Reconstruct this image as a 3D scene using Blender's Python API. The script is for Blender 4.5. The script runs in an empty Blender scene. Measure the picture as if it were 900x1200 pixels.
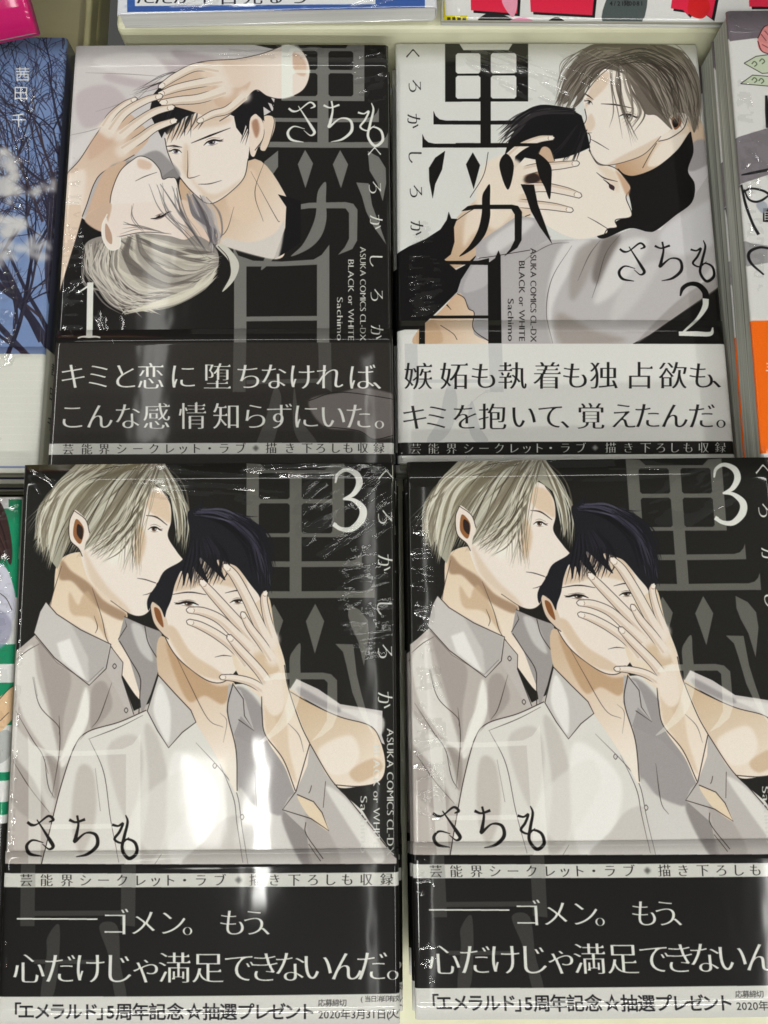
import bpy, math, random
import numpy as np

C = bpy.context.scene.collection
SC = bpy.context.scene
MM = 0.001
ZC = 1.02                      # camera height above the shop floor (m); the tray floor is 322 mm under it
F_PX, PITCH = 900.0, math.radians(8.5)

# ------------------------------------------------------------------ camera
cam_d = bpy.data.cameras.new('camera')
cam_d.sensor_fit = 'VERTICAL'; cam_d.sensor_height = 36.0; cam_d.sensor_width = 27.0
cam_d.lens = 36.0 * F_PX / 1200.0
cam_d.clip_start = 0.01; cam_d.clip_end = 50
cam_o = bpy.data.objects.new('camera', cam_d); C.objects.link(cam_o)
cam_o.location = (0, 0, ZC); cam_o.rotation_euler = (PITCH, 0, 0)
SC.camera = cam_o

# ------------------------------------------------------------------ light: a shop ceiling with fluorescent tubes
SC.view_settings.view_transform = 'Standard'; SC.view_settings.look = 'None'
SC.view_settings.gamma = 1; SC.view_settings.exposure = 0.10
SC.cycles.use_denoising = True
SC.cycles.max_bounces = 8; SC.cycles.transparent_max_bounces = 12
world = bpy.data.worlds.new('World'); SC.world = world; world.use_nodes = True
bg = world.node_tree.nodes['Background']
bg.inputs[0].default_value = (0.98, 1.0, 0.93, 1); bg.inputs[1].default_value = 0.07

def tube(x, y, z, lx, ly, power, col=(1.0, 0.995, 0.95), rz=0):
    d = bpy.data.lights.new('ceiling_light', 'AREA'); d.shape = 'RECTANGLE'
    d.size = lx; d.size_y = ly; d.energy = power; d.color = col
    o = bpy.data.objects.new('ceiling_light', d); C.objects.link(o)
    o.location = (x, y, z); o.rotation_euler = (0, 0, math.radians(rz))
    return o
TUBES = [(-0.33, -0.70, 2.75, 0.05, 0.46, 3.2), (-0.50, -0.64, 2.75, 0.12, 0.26, 1.3), (1.12, -1.0, 2.75, 0.07, 0.60, 2.6), (-0.72, 0.98, 2.75, 0.09, 0.70, 1.2), (0.03, -0.3, 2.75, 0.02, 2.4, 1.1),
         (-1.5, 0.5, 2.75, 0.10, 2.6, 17), (1.55, 0.5, 2.75, 0.10, 2.6, 16), (0.1, -1.65, 2.75, 2.6, 0.10, 21), (0.0, 2.7, 2.75, 2.8, 0.10, 17), (0.0, -3.2, 2.75, 3.0, 0.12, 95)]
for t in TUBES: tube(*t)

# ------------------------------------------------------------------ projection helpers (where things of the photograph stand)
FWD = np.array([0, math.sin(PITCH), -math.cos(PITCH)]); UPV = np.array([0, math.cos(PITCH), math.sin(PITCH)])
def proj(p):
    p = np.asarray(p, float); d = p @ FWD
    return np.stack([450 + F_PX * p[..., 0] / d, 600 - F_PX * (p @ UPV) / d], -1)
def rot(rx, ry, rz):
    rx, ry, rz = map(math.radians, (rx, ry, rz))
    cx, sx, cy, sy, cz, sz = math.cos(rx), math.sin(rx), math.cos(ry), math.sin(ry), math.cos(rz), math.sin(rz)
    return np.array([[cz, -sz, 0], [sz, cz, 0], [0, 0, 1]]) @ np.array([[cy, 0, sy], [0, 1, 0], [-sy, 0, cy]]) @ np.array([[1, 0, 0], [0, cx, -sx], [0, sx, cx]])
def homography(src, dst):
    A = []; b = []
    for (x, y), (u, v) in zip(src, dst):
        A.append([x, y, 1, 0, 0, 0, -u * x, -u * y]); b.append(u)
        A.append([0, 0, 0, x, y, 1, -v * x, -v * y]); b.append(v)
    h = np.linalg.solve(np.array(A), np.array(b)); return np.append(h, 1).reshape(3, 3)

# ------------------------------------------------------------------ print shop: draws the flat print of covers into generated images
RES = 7.0                      # texels per mm
def catmull(pts, closed=True, n=6):
    P = np.asarray(pts, float)
    if len(P) < 3: return P
    if closed: Q = np.vstack([P[-1], P, P[0], P[1]]); m = len(P)
    else: Q = np.vstack([2 * P[0] - P[1], P, 2 * P[-1] - P[-2]]); m = len(P) - 1
    t = np.linspace(0, 1, n, endpoint=False)[:, None]; out = []
    for i in range(m):
        a, b, c, d = Q[i:i + 4]
        out.append(0.5 * ((2 * b) + (-a + c) * t + (2 * a - 5 * b + 4 * c - d) * t * t + (-a + 3 * b - 3 * c + d) * t ** 3))
    if not closed: out.append(P[-1:])
    return np.vstack(out)

def coverage(contours, W, H, pad=0, SS=3):
    allp = np.vstack(contours)
    x0 = max(0, int(allp[:, 0].min()) - 1 - pad); x1 = min(W, int(allp[:, 0].max()) + 3 + pad)
    y0 = max(0, int(allp[:, 1].min()) - 1 - pad); y1 = min(H, int(allp[:, 1].max()) + 3 + pad)
    if x1 <= x0 or y1 <= y0: return None
    w, h = x1 - x0, y1 - y0
    acc = np.zeros((h * SS) * (w + 2))
    for c in contours:
        a = np.asarray(c, float) - (x0, y0); b = np.roll(a, -1, 0)
        ay, by = a[:, 1] * SS - .5, b[:, 1] * SS - .5
        sgn = np.where(by > ay, 1.0, -1.0)
        lo = np.ceil(np.minimum(ay, by)).astype(int); hi = np.ceil(np.maximum(ay, by)).astype(int)
        lo = np.clip(lo, 0, h * SS); hi = np.clip(hi, 0, h * SS); n = hi - lo
        if n.sum() == 0: continue
        idx = np.repeat(np.arange(len(a)), n)
        row = np.arange(n.sum()) - np.repeat(np.cumsum(n) - n, n) + lo[idx]
        t = (row - ay[idx]) / (by[idx] - ay[idx])
        x = np.clip(a[idx, 0] + t * (b[idx, 0] - a[idx, 0]), 0, w)
        i = x.astype(int); f = x - i; s = sgn[idx]
        acc += np.bincount(row * (w + 2) + i, s * (1 - f), minlength=acc.size)
        acc += np.bincount(row * (w + 2) + np.minimum(i + 1, w + 1), s * f, minlength=acc.size)
    cov = np.cumsum(acc.reshape(h * SS, w + 2), 1)[:, :w]
    cov = np.clip(np.abs(cov), 0, 1).reshape(h, SS, w).mean(1)
    return x0, y0, x1, y1, cov

def boxblur(a, r):
    if r < 1: return a
    for ax in (0, 1):
        for _ in range(2):
            p = np.pad(a, [(r + 1, r) if k == ax else (0, 0) for k in (0, 1)])
            c = np.cumsum(p, ax)
            a = (np.take(c, range(2 * r + 1, c.shape[ax]), ax) - np.take(c, range(0, c.shape[ax] - 2 * r - 1), ax)) / (2 * r + 1)
    return a

GLY = {}
def glyph(ch):
    if ch in GLY: return GLY[ch]
    cu = bpy.data.curves.new('glyph', 'FONT'); cu.body = ch; cu.size = 1
    o = bpy.data.objects.new('glyph', cu); C.objects.link(o)
    bpy.context.view_layer.update()
    dg = bpy.context.evaluated_depsgraph_get(); oe = o.evaluated_get(dg); k = oe.to_curve(dg)
    cs = []
    for s in k.splines:
        bp = s.bezier_points; pts = []
        for i in range(len(bp)):
            a, b = bp[i], bp[(i + 1) % len(bp)]
            p0, p1, p2, p3 = [np.array(v[:2]) for v in (a.co, a.handle_right, b.handle_left, b.co)]
            straight = abs(np.cross(p1 - p0, p3 - p0)) + abs(np.cross(p2 - p0, p3 - p0)) < 1e-5
            for t in ([0] if straight else np.linspace(0, 1, 6, endpoint=False)):
                pts.append((1 - t) ** 3 * p0 + 3 * (1 - t) ** 2 * t * p1 + 3 * (1 - t) * t * t * p2 + t ** 3 * p3)
        if len(pts) > 2: cs.append(np.array(pts))
    oe.to_curve_clear(); bpy.data.objects.remove(o); bpy.data.curves.remove(cu)
    GLY[ch] = cs; return cs

def styled(ch, style):
    """gothic outlines -> 'serif': thin level strokes with a small triangle at their right end; 'bold': fatter"""
    cs = []
    for c in glyph(ch):
        e = np.roll(c, -1, 0) - c; L = np.linalg.norm(e, axis=1, keepdims=True); ok = L[:, 0] > 1e-6
        c = c[ok]
        if len(c) < 3: continue
        e = np.roll(c, -1, 0) - c; L = np.linalg.norm(e, axis=1, keepdims=True); e = e / L
        n_out = np.stack([e[:, 1], -e[:, 0]], 1)
        cs.append((c, e, L[:, 0], n_out))
    if not cs: return []
    # orientation: the largest contour is an outer one
    def area(c): return 0.5 * np.sum(c[:, 0] * np.roll(c[:, 1], -1) - np.roll(c[:, 0], -1) * c[:, 1])
    big = max(cs, key=lambda q: abs(area(q[0])))
    flip = 1 if area(big[0]) > 0 else -1
    out = []; uro = []
    for c, e, L, n in cs:
        n = n * flip; prev = np.roll(n, 1, 0)
        m = n + prev; ml = np.maximum((m * m).sum(1, keepdims=True), 0.5)
        miter = 2 * m / ml
        if style == 'bold': d = miter * 0.014
        elif style == 'serif':
            d = np.stack([0.006 * miter[:, 0], -0.018 * miter[:, 1]], 1)
        elif style == 'latin':
            d = np.stack([0.012 * miter[:, 0], -0.012 * miter[:, 1]], 1)
        else: d = 0 * c
        out.append(c + d)
        if style == 'serif' and ord(ch) > 0x3400:
            for i in range(len(c)):
                if n[i, 0] > 0.95 and 0.045 < L[i] < 0.085:
                    a, b = c[i], c[(i + 1) % len(c)]
                    pe, ne = e[i - 1], e[(i + 1) % len(c)]
                    if abs(pe[1]) < 0.25 and abs(ne[1]) < 0.25:
                        my = (a[1] + b[1]) / 2 + .02; x = a[0]
                        t = np.array([[x - .09, my - .006], [x - .012, my + .052], [x + .012, my - .012], [x, my - .035], [x - .08, my - .03]])
                        uro.append(t if flip > 0 else t)
    fin = out
    return [fin] + [[u] for u in uro]

class Canvas:
    """a sheet of print, W x H mm; coordinates are given where the photograph shows them and mapped back onto the sheet"""
    def __init__(s, W, H, quad, base=(235, 235, 230)):
        s.W, s.H = W, H; s.w, s.h = int(W * RES), int(H * RES)
        s.Hm = homography(quad, [(0, 0), (s.w, 0), (s.w, s.h), (0, s.h)])
        s.a = np.empty((s.h, s.w, 3), np.float32); s.a[:] = np.array(base) / 255
        ctr = np.mean(quad, 0); q = s.m(np.array([ctr, ctr + (1, 0), ctr + (0, 1)])); s.k = float(np.linalg.norm(q[1] - q[0]) + np.linalg.norm(q[2] - q[0])) / 2
        s.z = (0, 0, 1.0); s.clip = None
    def view(s, ox=0, oy=0, sc=1.0): s.z = (ox, oy, sc); return s
    def m(s, p):
        p = np.asarray(p, float); q = np.column_stack([p, np.ones(len(p))]) @ s.Hm.T
        return q[:, :2] / q[:, 2:]
    def zz(s, pts): p = np.asarray(pts, float); return p / s.z[2] + (s.z[0], s.z[1])
    def put(s, contours, col, al=1.0, soft=0):
        def soften(q):
            return tuple(np.array(q) * .74 + .26 * (.35 * q[0] + .5 * q[1] + .15 * q[2]) + 3) if getattr(s, 'figures', False) and q[0] > 150 and q[0] - q[2] > 20 and q[0] - q[1] < 60 else q
        if len(col) == 4: col = (soften(col[0]), soften(col[1]), col[2], col[3])
        else:
            c2 = soften(col)
            col = c2
        r = int(round(soft * s.k / 2))
        c = coverage(contours, s.w, s.h, pad=3 * r)
        if c is None: return
        x0, y0, x1, y1, cov = c
        if r: cov = boxblur(cov, r)
        if s.clip is not None: cov = cov * s.clip[y0:y1, x0:x1]
        cov = (cov * al)[..., None]
        reg = s.a[y0:y1, x0:x1]
        if isinstance(col, tuple) and len(col) == 4 and isinstance(col[0], (tuple, list)):
            c0, c1, p0, p1 = col; P = s.m(s.zz([p0, p1])); d = P[1] - P[0]
            Y, X = np.mgrid[y0:y1, x0:x1]; t = np.clip(((X - P[0][0]) * d[0] + (Y - P[0][1]) * d[1]) / (d @ d), 0, 1)[..., None]
            cc = (np.array(c0) * (1 - t) + np.array(c1) * t) / 255
        else: cc = np.array(col) / 255
        s.a[y0:y1, x0:x1] = reg * (1 - cov) + cc * cov
    def poly(s, pts, col, al=1.0, soft=0, smooth=True):
        if getattr(s, 'figures', False) and al < .97: soft = max(soft, 1.6)
        p = s.m(s.zz(pts)); s.put([catmull(p) if smooth else p], col, al, soft)
    def polys(s, lst, col, al=1.0, soft=0, smooth=False):
        for p in lst: s.poly(p, col, al, soft, smooth)
    def union(s, lst, col, al=1.0):
        """several overlapping shapes printed as one flat tone"""
        M = np.zeros((s.h, s.w), np.float32)
        for p in lst:
            pts, sm = (p[1], True) if p[0] == 's' else (p, False)
            q = s.m(s.zz(pts)); c = coverage([catmull(q) if sm else q], s.w, s.h)
            if c is None: continue
            x0, y0, x1, y1, cov = c; M[y0:y1, x0:x1] = np.maximum(M[y0:y1, x0:x1], cov)
        if s.clip is not None: M = M * s.clip
        M = (M * al)[..., None]; s.a[:] = s.a * (1 - M) + np.array(col) / 255 * M
    def mask(s, pts, smooth=True, inv=False):
        if pts is None: s.clip = None; return
        q = s.m(s.zz(pts)); M = np.zeros((s.h, s.w), np.float32); c = coverage([catmull(q) if smooth else q], s.w, s.h)
        x0, y0, x1, y1, cov = c; M[y0:y1, x0:x1] = cov; s.clip = 1 - M if inv else M
    def ribbon(s, pts, w0, smooth=True):
        """outline of a brush stroke; w0 = width or list of widths in photograph pixels"""
        p = s.m(s.zz(pts)); n = 7
        if smooth: p = catmull(p, False, n)
        ws = np.atleast_1d(np.array(w0, float))
        ws = np.interp(np.linspace(0, 1, len(p)), np.linspace(0, 1, len(ws)), ws) * s.k / 2
        d = np.gradient(p, axis=0); d /= np.maximum(np.linalg.norm(d, axis=1, keepdims=True), 1e-6)
        nn = np.stack([-d[:, 1], d[:, 0]], 1) * ws[:, None]
        return np.vstack([p + nn, (p - nn)[::-1]])
    def line(s, pts, w=1.0, col=(60, 52, 48), al=1.0, soft=0, smooth=True):
        if col == (58, 50, 46): w = np.atleast_1d(np.array(w, float)) * .8
        s.put([s.ribbon(pts, w, smooth)], col, al, soft)
    def brush(s, strokes, col, al=1.0):
        for pts, w in strokes: s.line(pts, w, col, al)
    def text(s, st, xs, y, size, col, style='serif', al=1.0, y1=None, sx=1.0):
        """glyph centres at xs (list, or (first, last)); size = em in photograph pixels"""
        n = len(st)
        if len(xs) != n: xs = np.linspace(xs[0], xs[-1], n) if n > 1 else [xs[0]]
        ys = np.linspace(y, y1 if y1 is not None else y, n)
        for ch, x, yy in zip(st, xs, ys):
            if ch == ' ': continue
            if ch == '◆':
                q = size * .27; s.poly([(x, yy - q), (x + q, yy), (x, yy + q), (x - q, yy)], col, al * .6, 0, False); continue
            for grp in styled(ch, style):
                s.put([s.m(s.zz((g - (0.5 if ord(ch) > 0x2fff else s.gc(ch), 0.38)) * (size * sx, -size) + (x, yy))) for g in grp], col, al)
    def gc(s, ch):
        g = glyph(ch)
        if not g: return .3
        a = np.vstack(g); return (a[:, 0].min() + a[:, 0].max()) / 2
    def vtext(s, st, x, y0, y1, size, col, style='serif', al=1.0):
        """turned 90 degrees clockwise, running down from y0 to y1 (each glyph keeps its own width)"""
        wd = []
        for ch in st:
            g = glyph(ch)
            if not g: wd.append((0, .28))
            else:
                a = np.vstack(g); wd.append((a[:, 0].min() - .05, a[:, 0].max() - a[:, 0].min() + .1))
        tot = sum(w for _, w in wd); k = (y1 - y0) / tot; y = y0
        for ch, (x_, w) in zip(st, wd):
            for grp in styled(ch, style):
                s.put([s.m(s.zz(np.stack([x + (g[:, 1] - .36) * size, y + (g[:, 0] - x_) * k], 1))) for g in grp], col, al)
            y += w * k
    def vkana(s, st, pts, size, col, al=1.0):
        for ch, (x, y) in zip(st, pts):
            for grp in styled(ch, 'serif'):
                s.put([s.m(s.zz(np.stack([x + (g[:, 1] - .38) * size, y + (g[:, 0] - .5) * size], 1))) for g in grp], col, al)
    def strands(s, A, B, n, w, cols, seed=0, al=1.0, jit=3.0):
        """hair: n strokes between guide curve A and guide curve B (same number of points)"""
        r = random.Random(seed); A = np.array(A, float); B = np.array(B, float)
        for i in range(n):
            t = r.random(); j = np.array([[r.gauss(0, jit), r.gauss(0, jit)] for _ in A]); j[0] *= .4
            a0 = r.random() * .25; P = A * (1 - t) + B * t + j
            ww = w * r.uniform(.5, 1.4); s.line(P, [ww * .3, ww, ww * .8, 0.1], r.choice(cols), al * r.uniform(.6, 1))
    def image(s, name):
        rgb = np.clip((s.a - .08) / .92 * 1.06, 0.03, 0.95)
        rng = np.random.default_rng(7); rgb = np.clip(rgb + rng.normal(0, .012, rgb.shape[:2])[..., None], 0, 1)
        im = bpy.data.images.new(name, s.w, s.h); buf = np.ones((s.h, s.w, 4), np.float32); buf[..., :3] = rgb[::-1]
        im.pixels.foreach_set(buf.ravel()); im.update(); im.pack(); return im
# ------------------------------------------------------------------ poses (mm, top-left corner of each top cover; camera at 0,0,0)
POSE = {'b1': (-126.2, 234.83, -282.19, -1.07, .45, .56), 'b2': (4.87, 243.14, -291.09, -1.86, .49, .23),
        'b3l': (-124.42, 55.34, -259.99, 2.04, .14, .41), 'b3r': (8.23, 57.61, -265.67, .42, -.39, .68)}
BW, BH = 128.0, 182.0
def quad(p, W=BW, H=BH):
    loc = np.array([[0, 0, 0], [W, 0, 0], [W, -H, 0], [0, -H, 0]])
    return proj(loc @ rot(*p[3:]).T + np.array(p[:3]))

INK = (58, 50, 46)
SK, SKS, SKD = (226, 211, 196), (203, 174, 144), (164, 128, 96)
def eye(c, x, y, w, h, tilt=0., flip=1, iris=(122, 100, 86)):
    """a half-lidded eye in the current view; w, h in view units"""
    ca, sa = math.cos(tilt), math.sin(tilt)
    T = lambda P: [(x + (a * flip) * ca - b * sa, y + (a * flip) * sa + b * ca) for a, b in P]
    c.poly(T([(-w, h * .1), (-w * .4, -h * .55), (w * .3, -h * .6), (w, 0), (w * .4, h * .5), (-w * .4, h * .5)]), (236, 231, 226))
    c.poly(T([(-w * .42, -h * .62), (w * .34, -h * .66), (w * .4, 0), (w * .2, h * .5), (-w * .22, h * .5), (-w * .44, 0)]), iris)
    c.poly(T([(-w * .26, -h * .6), (w * .18, -h * .62), (w * .2, -h * .1), (-.02 * w, h * .2), (-w * .26, -h * .1)]), (42, 34, 34)); c.poly(T([(w * .1, -h * .3), (w * .24, -h * .36), (w * .24, -h * .1), (w * .1, -h * .05)]), (240, 238, 234))
    k = 1 / c.z[2] * w / 7 * .17
    c.line(T([(-w * 1.12, h * .25), (-w * .5, -h * .62), (w * .3, -h * .78), (w * 1.0, -h * .12), (w * 1.45, h * .12)]), [.6 * k * 4, 2.2 * k * 4, 2.6 * k * 4, 2 * k * 4, .3], (44, 36, 34))
    c.line(T([(-w * .6, h * .6), (0, h * .75), (w * .7, h * .45)]), [.2, .8 * k * 4, .3], (100, 76, 66), .8); c.line(T([(-w * .8, -h * 1.15), (0, -h * 1.6), (w * 1.1, -h * 1.0)]), [.2, .8 * k * 4, .3], (90, 70, 60), .8)
    for a in (.7, .95, 1.2): c.line(T([(w * a, -h * .2), (w * (a + .35), -h * .55)]), [.9 * k * 4, .1], (44, 36, 34))
def rrect(x0, y0, x1, y1, r=2.2):
    return [(x0 + r, y0), (x1 - r, y0), (x1, y0 + r), (x1, y1 - r), (x1 - r, y1), (x0 + r, y1), (x0, y1 - r), (x0, y0 + r)]
def finger(c, pts, w, nail=True, col=SK, k=1.0, sh=SKS):
    ws = [w * .55, w * .8, w * .9, w, w * 1.05]
    c.line(pts, [1.25 * (ws[0] + 1.5 * k), 1.25 * (ws[1] + 1.5 * k), 1.25 * (ws[2] + 1.5 * k), 1.25 * (ws[3] + 1.2 * k), ws[4] - 1], INK); c.line(pts, ws, col)
    e = np.array(pts[-1], float); R = w * .75 * c.z[2]; c.poly([(e[0] + R * math.cos(t), e[1] + R * math.sin(t)) for t in np.linspace(0, 6.28, 9)[:-1]], col, .9, w * .5)
    p = np.array(pts, float); d = p[1] - p[0]; d /= np.linalg.norm(d); n = np.array([-d[1], d[0]])
    sc = c.z[2]
    c.line([q + n * w * .28 * sc for q in p], [w * .1, w * .28, w * .3, w * .25], sh, .55)
    if nail:
        q = p[0] + d * w * .12 * sc
        c.poly([q - n * w * .2 * sc, q - d * w * .28 * sc, q + n * w * .2 * sc, q + n * w * .2 * sc + d * w * .45 * sc, q - n * w * .2 * sc + d * w * .45 * sc], (230, 219, 208))
        c.line([q - n * w * .2 * sc + d * w * .4 * sc, q + d * w * .52 * sc, q + n * w * .2 * sc + d * w * .4 * sc], .6 * k, (150, 120, 95))
    # the fingertip outline
    c.line([p[0] + n * w * .3 * sc, p[0] - d * w * .22 * sc, p[0] - n * w * .3 * sc], .9 * k, INK)

def kuro(c, cols, rows, bx, col, al, flares, dots, flare_left=True):
    """the big first title character: a four-pane box on a two-armed stem, in photograph pixels"""
    (l0, l1), (m0, m1), (r0, r1) = cols; y0, ya, yb, yc, yd, ye = rows   # top, row1 top, row1 bottom, row2 top, row2 bottom, box bottom
    (h3, h3b), (h4, h4b) = flares['y']
    x3, x4 = flares['x3'], flares['x4']
    M = [[(l0, y0), (l1 + 2, y0 + 1), (l1 + 9, ya - 3.5), (r0 - 9, ya - 3.5), (r0 - 2, y0 + 1), (r1, y0), (r1, ye), (l0, ye)]]
    shapes = []
    # bars and cross strokes, cut so that the panes stay open and round-cornered
    out = np.zeros((c.h, c.w), np.float32)
    def add(poly, sm=False, val=1):
        q = c.m(np.array(poly, float)); cv = coverage([catmull(q) if sm else q], c.w, c.h)
        if cv is None: return
        X0, Y0, X1, Y1, cov = cv
        out[Y0:Y1, X0:X1] = np.maximum(out[Y0:Y1, X0:X1], cov) if val else out[Y0:Y1, X0:X1] * (1 - cov)
    add(M[0])
    for (xa, xb) in ((l1, m0), (m1, r0)):
        for (p, q) in ((ya, yb), (yc, yd)): add(rrect(xa, p, xb, q), False, 0)
    add([(m0, yd), (m1, yd), (m1, h4b), (m0, h4b)])
    mx = (m0 + m1) / 2
    for (xs, (a, b)) in ((x3, (h3, h3b)), (x4, (h4, h4b))):
        fx0, fx1 = xs
        add([(fx0, a - 11), (fx0 + 2.5, a - 5), (fx0 + 7, a - 1), (fx0 + 14, a + .5), (mx, a + 1), (fx1 - 14, a + .5), (fx1 - 7, a - 1.5), (fx1 - 2.5, a - 6), (fx1, a - 12), (fx1, b), (mx, b + .6), (fx0, b)])
    for d in dots: add(d['p'], d.get('s', False))
    if c.clip is not None: out *= c.clip
    out = (out * al)[..., None]; c.a[:] = c.a * (1 - out) + np.array(col) / 255 * out

def hi_no(c, x0, x1, x2, x3, ytop, ymid, ybot, tail, col, al, bars_to, clip=None):
    """the third title character: two posts with an upswept top stroke, a level stroke and a falling tick"""
    c.union([[(x0, ytop + 1), (x1, ytop + 1), (x1, bars_to), (x0, bars_to)],
             [(x2, ytop + 1), (x3, ytop - 16), (x3, bars_to), (x2, bars_to)],
             [(x0 - 1, ytop - 18), (x0 + 5, ytop - 7), (x1 + 8, ytop - 1), ((x1 + x2) / 2, ytop), (x2 - 4, ytop - 2.5), (x3 - 9, ytop - 8), (x3, ytop - 20), (x3, ytop + 4), (x2, ytop + 3.5), ((x1 + x2) / 2, ytop + 5.5), (x1, ytop + 6), (x0, ytop + 6)],
             [(x1 - 1, ymid), (x2 + 1, ymid - 1), (x2 + 1, ymid + 4.5), (x1 - 1, ymid + 5.5)],
             ('s', tail)], col, al)

def art3():
    c = Canvas(BW, BH, quad(POSE['b3l']), (43, 42, 39)); c.figures = True
    r = random.Random(3)
    G = (106, 105, 99)
    dots = [dict(p=[(369.5, 707.5), (380, 728), (369, 766), (358.5, 728)]), dict(p=[(321, 708), (332, 727), (321, 762), (310, 727)]),
            dict(p=[(408, 707.5), (422, 715), (431, 727), (432.5, 745), (426.5, 780.5), (420, 752), (412, 735), (408, 722)])]
    def title(col, al):
        kuro(c, ((289, 303.5), (339.5, 353.5), (389.5, 403.5)), (543, 554.5, 585, 590, 625, 629.5), None, col, al,
             dict(y=((657, 664), (692, 700.5)), x3=(268, 424), x4=(254, 439)), dots)
    def ka(col, al):
        c.union([('s', [(352, 754), (352, 775), (352.5, 800), (350, 822), (338, 847), (320, 863), (301, 872.5), (318, 856), (330, 838), (338, 815), (339.5, 795), (339.5, 772), (344, 762)]),
                 [(308, 797), (313, 791), (322, 788.5), (378, 788), (388, 790), (395, 797), (395.5, 838), (390, 852), (378, 862), (365, 868.5), (376, 856), (383, 844), (384, 800), (380, 796), (322, 796), (312, 798)],
                 [(393, 754.5), (414, 755), (418, 790), (424, 815), (431, 840), (438, 862), (424, 840), (413, 812), (406, 780), (402, 764)]], col, al)
    title(G, 1); ka(G, 1)
    pre = c.a.copy()
    # ---- man behind, left: shirt, neck, face
    c.view(10, 680, 3.53)
    c.poly([(-40, 345), (60, 270), (112, 225), (330, 425), (430, 300), (520, 540), (600, 500), (640, 560), (560, 700), (300, 1180), (-40, 1180)], (186, 179, 173), smooth=False)
    for P, col, al in (([(40, 330), (100, 270), (120, 400), (170, 560), (210, 760), (150, 700), (60, 560), (30, 420)], (222, 219, 213), .8),
                       ([(120, 260), (200, 340), (260, 400), (230, 560), (215, 700), (170, 520)], (160, 152, 147), .7),
                       ([(320, 440), (335, 560), (240, 760), (215, 740), (270, 600)], (226, 223, 217), .9),
                       ([(345, 450), (400, 420), (430, 520), (370, 600), (340, 610)], (158, 150, 145), .7),
                       ([(0, 700), (90, 800), (150, 900), (120, 1000), (0, 900)], (160, 153, 148), .6),
                       ([(150, 720), (210, 760), (200, 900), (150, 860)], (140, 132, 126), .6),
                       ([(0, 560), (60, 640), (150, 720), (190, 900), (170, 960), (100, 820), (0, 690)], (214, 211, 206), .7)):
        c.poly(P, col, al, soft=2.5)
    for P in ([(100, 400), (130, 520), (205, 600), (210, 640)], [(150, 740), (165, 850), (190, 900)], [(30, 540), (100, 660), (140, 720), (165, 800)], [(210, 560), (212, 700), (180, 900)],
              [(30, 330), (80, 290), (130, 262)], [(105, 400), (120, 480)], [(20, 750), (90, 860), (170, 960)], [(430, 420), (380, 560), (345, 610)]):
        c.line(P, [.3, 1.1, .9, .3], INK, .9)
    c.view(20, 530, 3.913)
    c.poly([(190, 500), (168, 640), (150, 720), (200, 790), (330, 860), (440, 960), (560, 1130), (590, 1080), (500, 840), (505, 735), (420, 660), (330, 560), (300, 460)], ((224, 200, 168), (230, 214, 196), (200, 550), (450, 1000)), 1)
    c.poly([(205, 495), (250, 545), (330, 600), (400, 680), (500, 738), (478, 770), (380, 720), (300, 640), (250, 590), (195, 580)], SKD, .85, soft=1)
    c.poly([(330, 640), (380, 740), (420, 860), (400, 840), (340, 760), (250, 740), (240, 640), (280, 700), (300, 660)], (200, 165, 125), .7, soft=1.5)
    for P in ([(345, 620), (390, 760), (410, 850), (440, 900)], [(205, 520), (165, 650), (152, 712)], [(355, 750), (370, 800), (360, 830)], [(498, 745), (495, 800), (480, 850)]): c.line(P, [.4, 1.2, .5], INK, .9)
    # collar
    c.view(10, 680, 3.53)
    c.poly([(480, 150), (560, 185), (635, 212), (636, 330), (590, 470), (552, 560), (545, 470), (500, 320), (455, 250)], (160, 155, 153), smooth=False)
    c.poly([(510, 180), (560, 200), (600, 330), (560, 310), (530, 260)], (205, 203, 200), .8, soft=1)
    c.line([(455, 245), (490, 190), (480, 150), (560, 185), (635, 212)], 1, INK, smooth=False); c.line([(565, 190), (580, 260), (625, 335)], 1.1, INK); c.line([(460, 250), (500, 320), (545, 400), (545, 470), (540, 560)], 1.2, INK)
    c.poly([(420, 275), (475, 340), (470, 400), (520, 555), (500, 560), (405, 375)], (190, 184, 180), smooth=False); c.line([(425, 275), (475, 340), (470, 400), (520, 555)], 1, INK, smooth=False)
    for q in ((440, 355), (488, 537)): c.poly([(q[0] - 9, q[1]), (q[0], q[1] - 12), (q[0] + 9, q[1]), (q[0], q[1] + 12)], (70, 62, 58)); c.poly([(q[0] - 6, q[1]), (q[0], q[1] - 8), (q[0] + 6, q[1]), (q[0], q[1] + 8)], (190, 184, 180))
    P = [(155, 88), (130, 130), (105, 218), (190, 320), (335, 434), (405, 365), (425, 265), (300, 205), (200, 140), (165, 100)]
    c.poly(P, (200, 196, 192), smooth=False); c.poly([(200, 260), (255, 240), (325, 420), (300, 400), (220, 330)], (228, 226, 222), .95, soft=.6, smooth=False)
    c.poly([(260, 180), (420, 268), (405, 360), (335, 425), (330, 320)], (176, 171, 168), .8, soft=1, smooth=False)
    c.line(P + [P[0]], 1.3, INK, smooth=False); c.line([(112, 235), (200, 340), (330, 422), (395, 360)], .5, INK, .8, smooth=False)
    # face in profile
    c.view(20, 530, 3.913)
    face = [(600, 150), (668, 175), (705, 240), (708, 320), (694, 385), (735, 455), (768, 502), (740, 520), (692, 538), (680, 560), (690, 580), (645, 600), (640, 625), (612, 650), (603, 690), (612, 722), (575, 750), (520, 742), (430, 680), (340, 600), (305, 520), (292, 440), (310, 300), (450, 160)]
    c.poly(face, (229, 216, 203)); c.line(face[1:19], 1.1, INK)
    c.poly([(590, 230), (620, 180), (690, 210), (705, 320), (660, 300), (620, 280)], (218, 188, 155), .85, soft=2)
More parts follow.
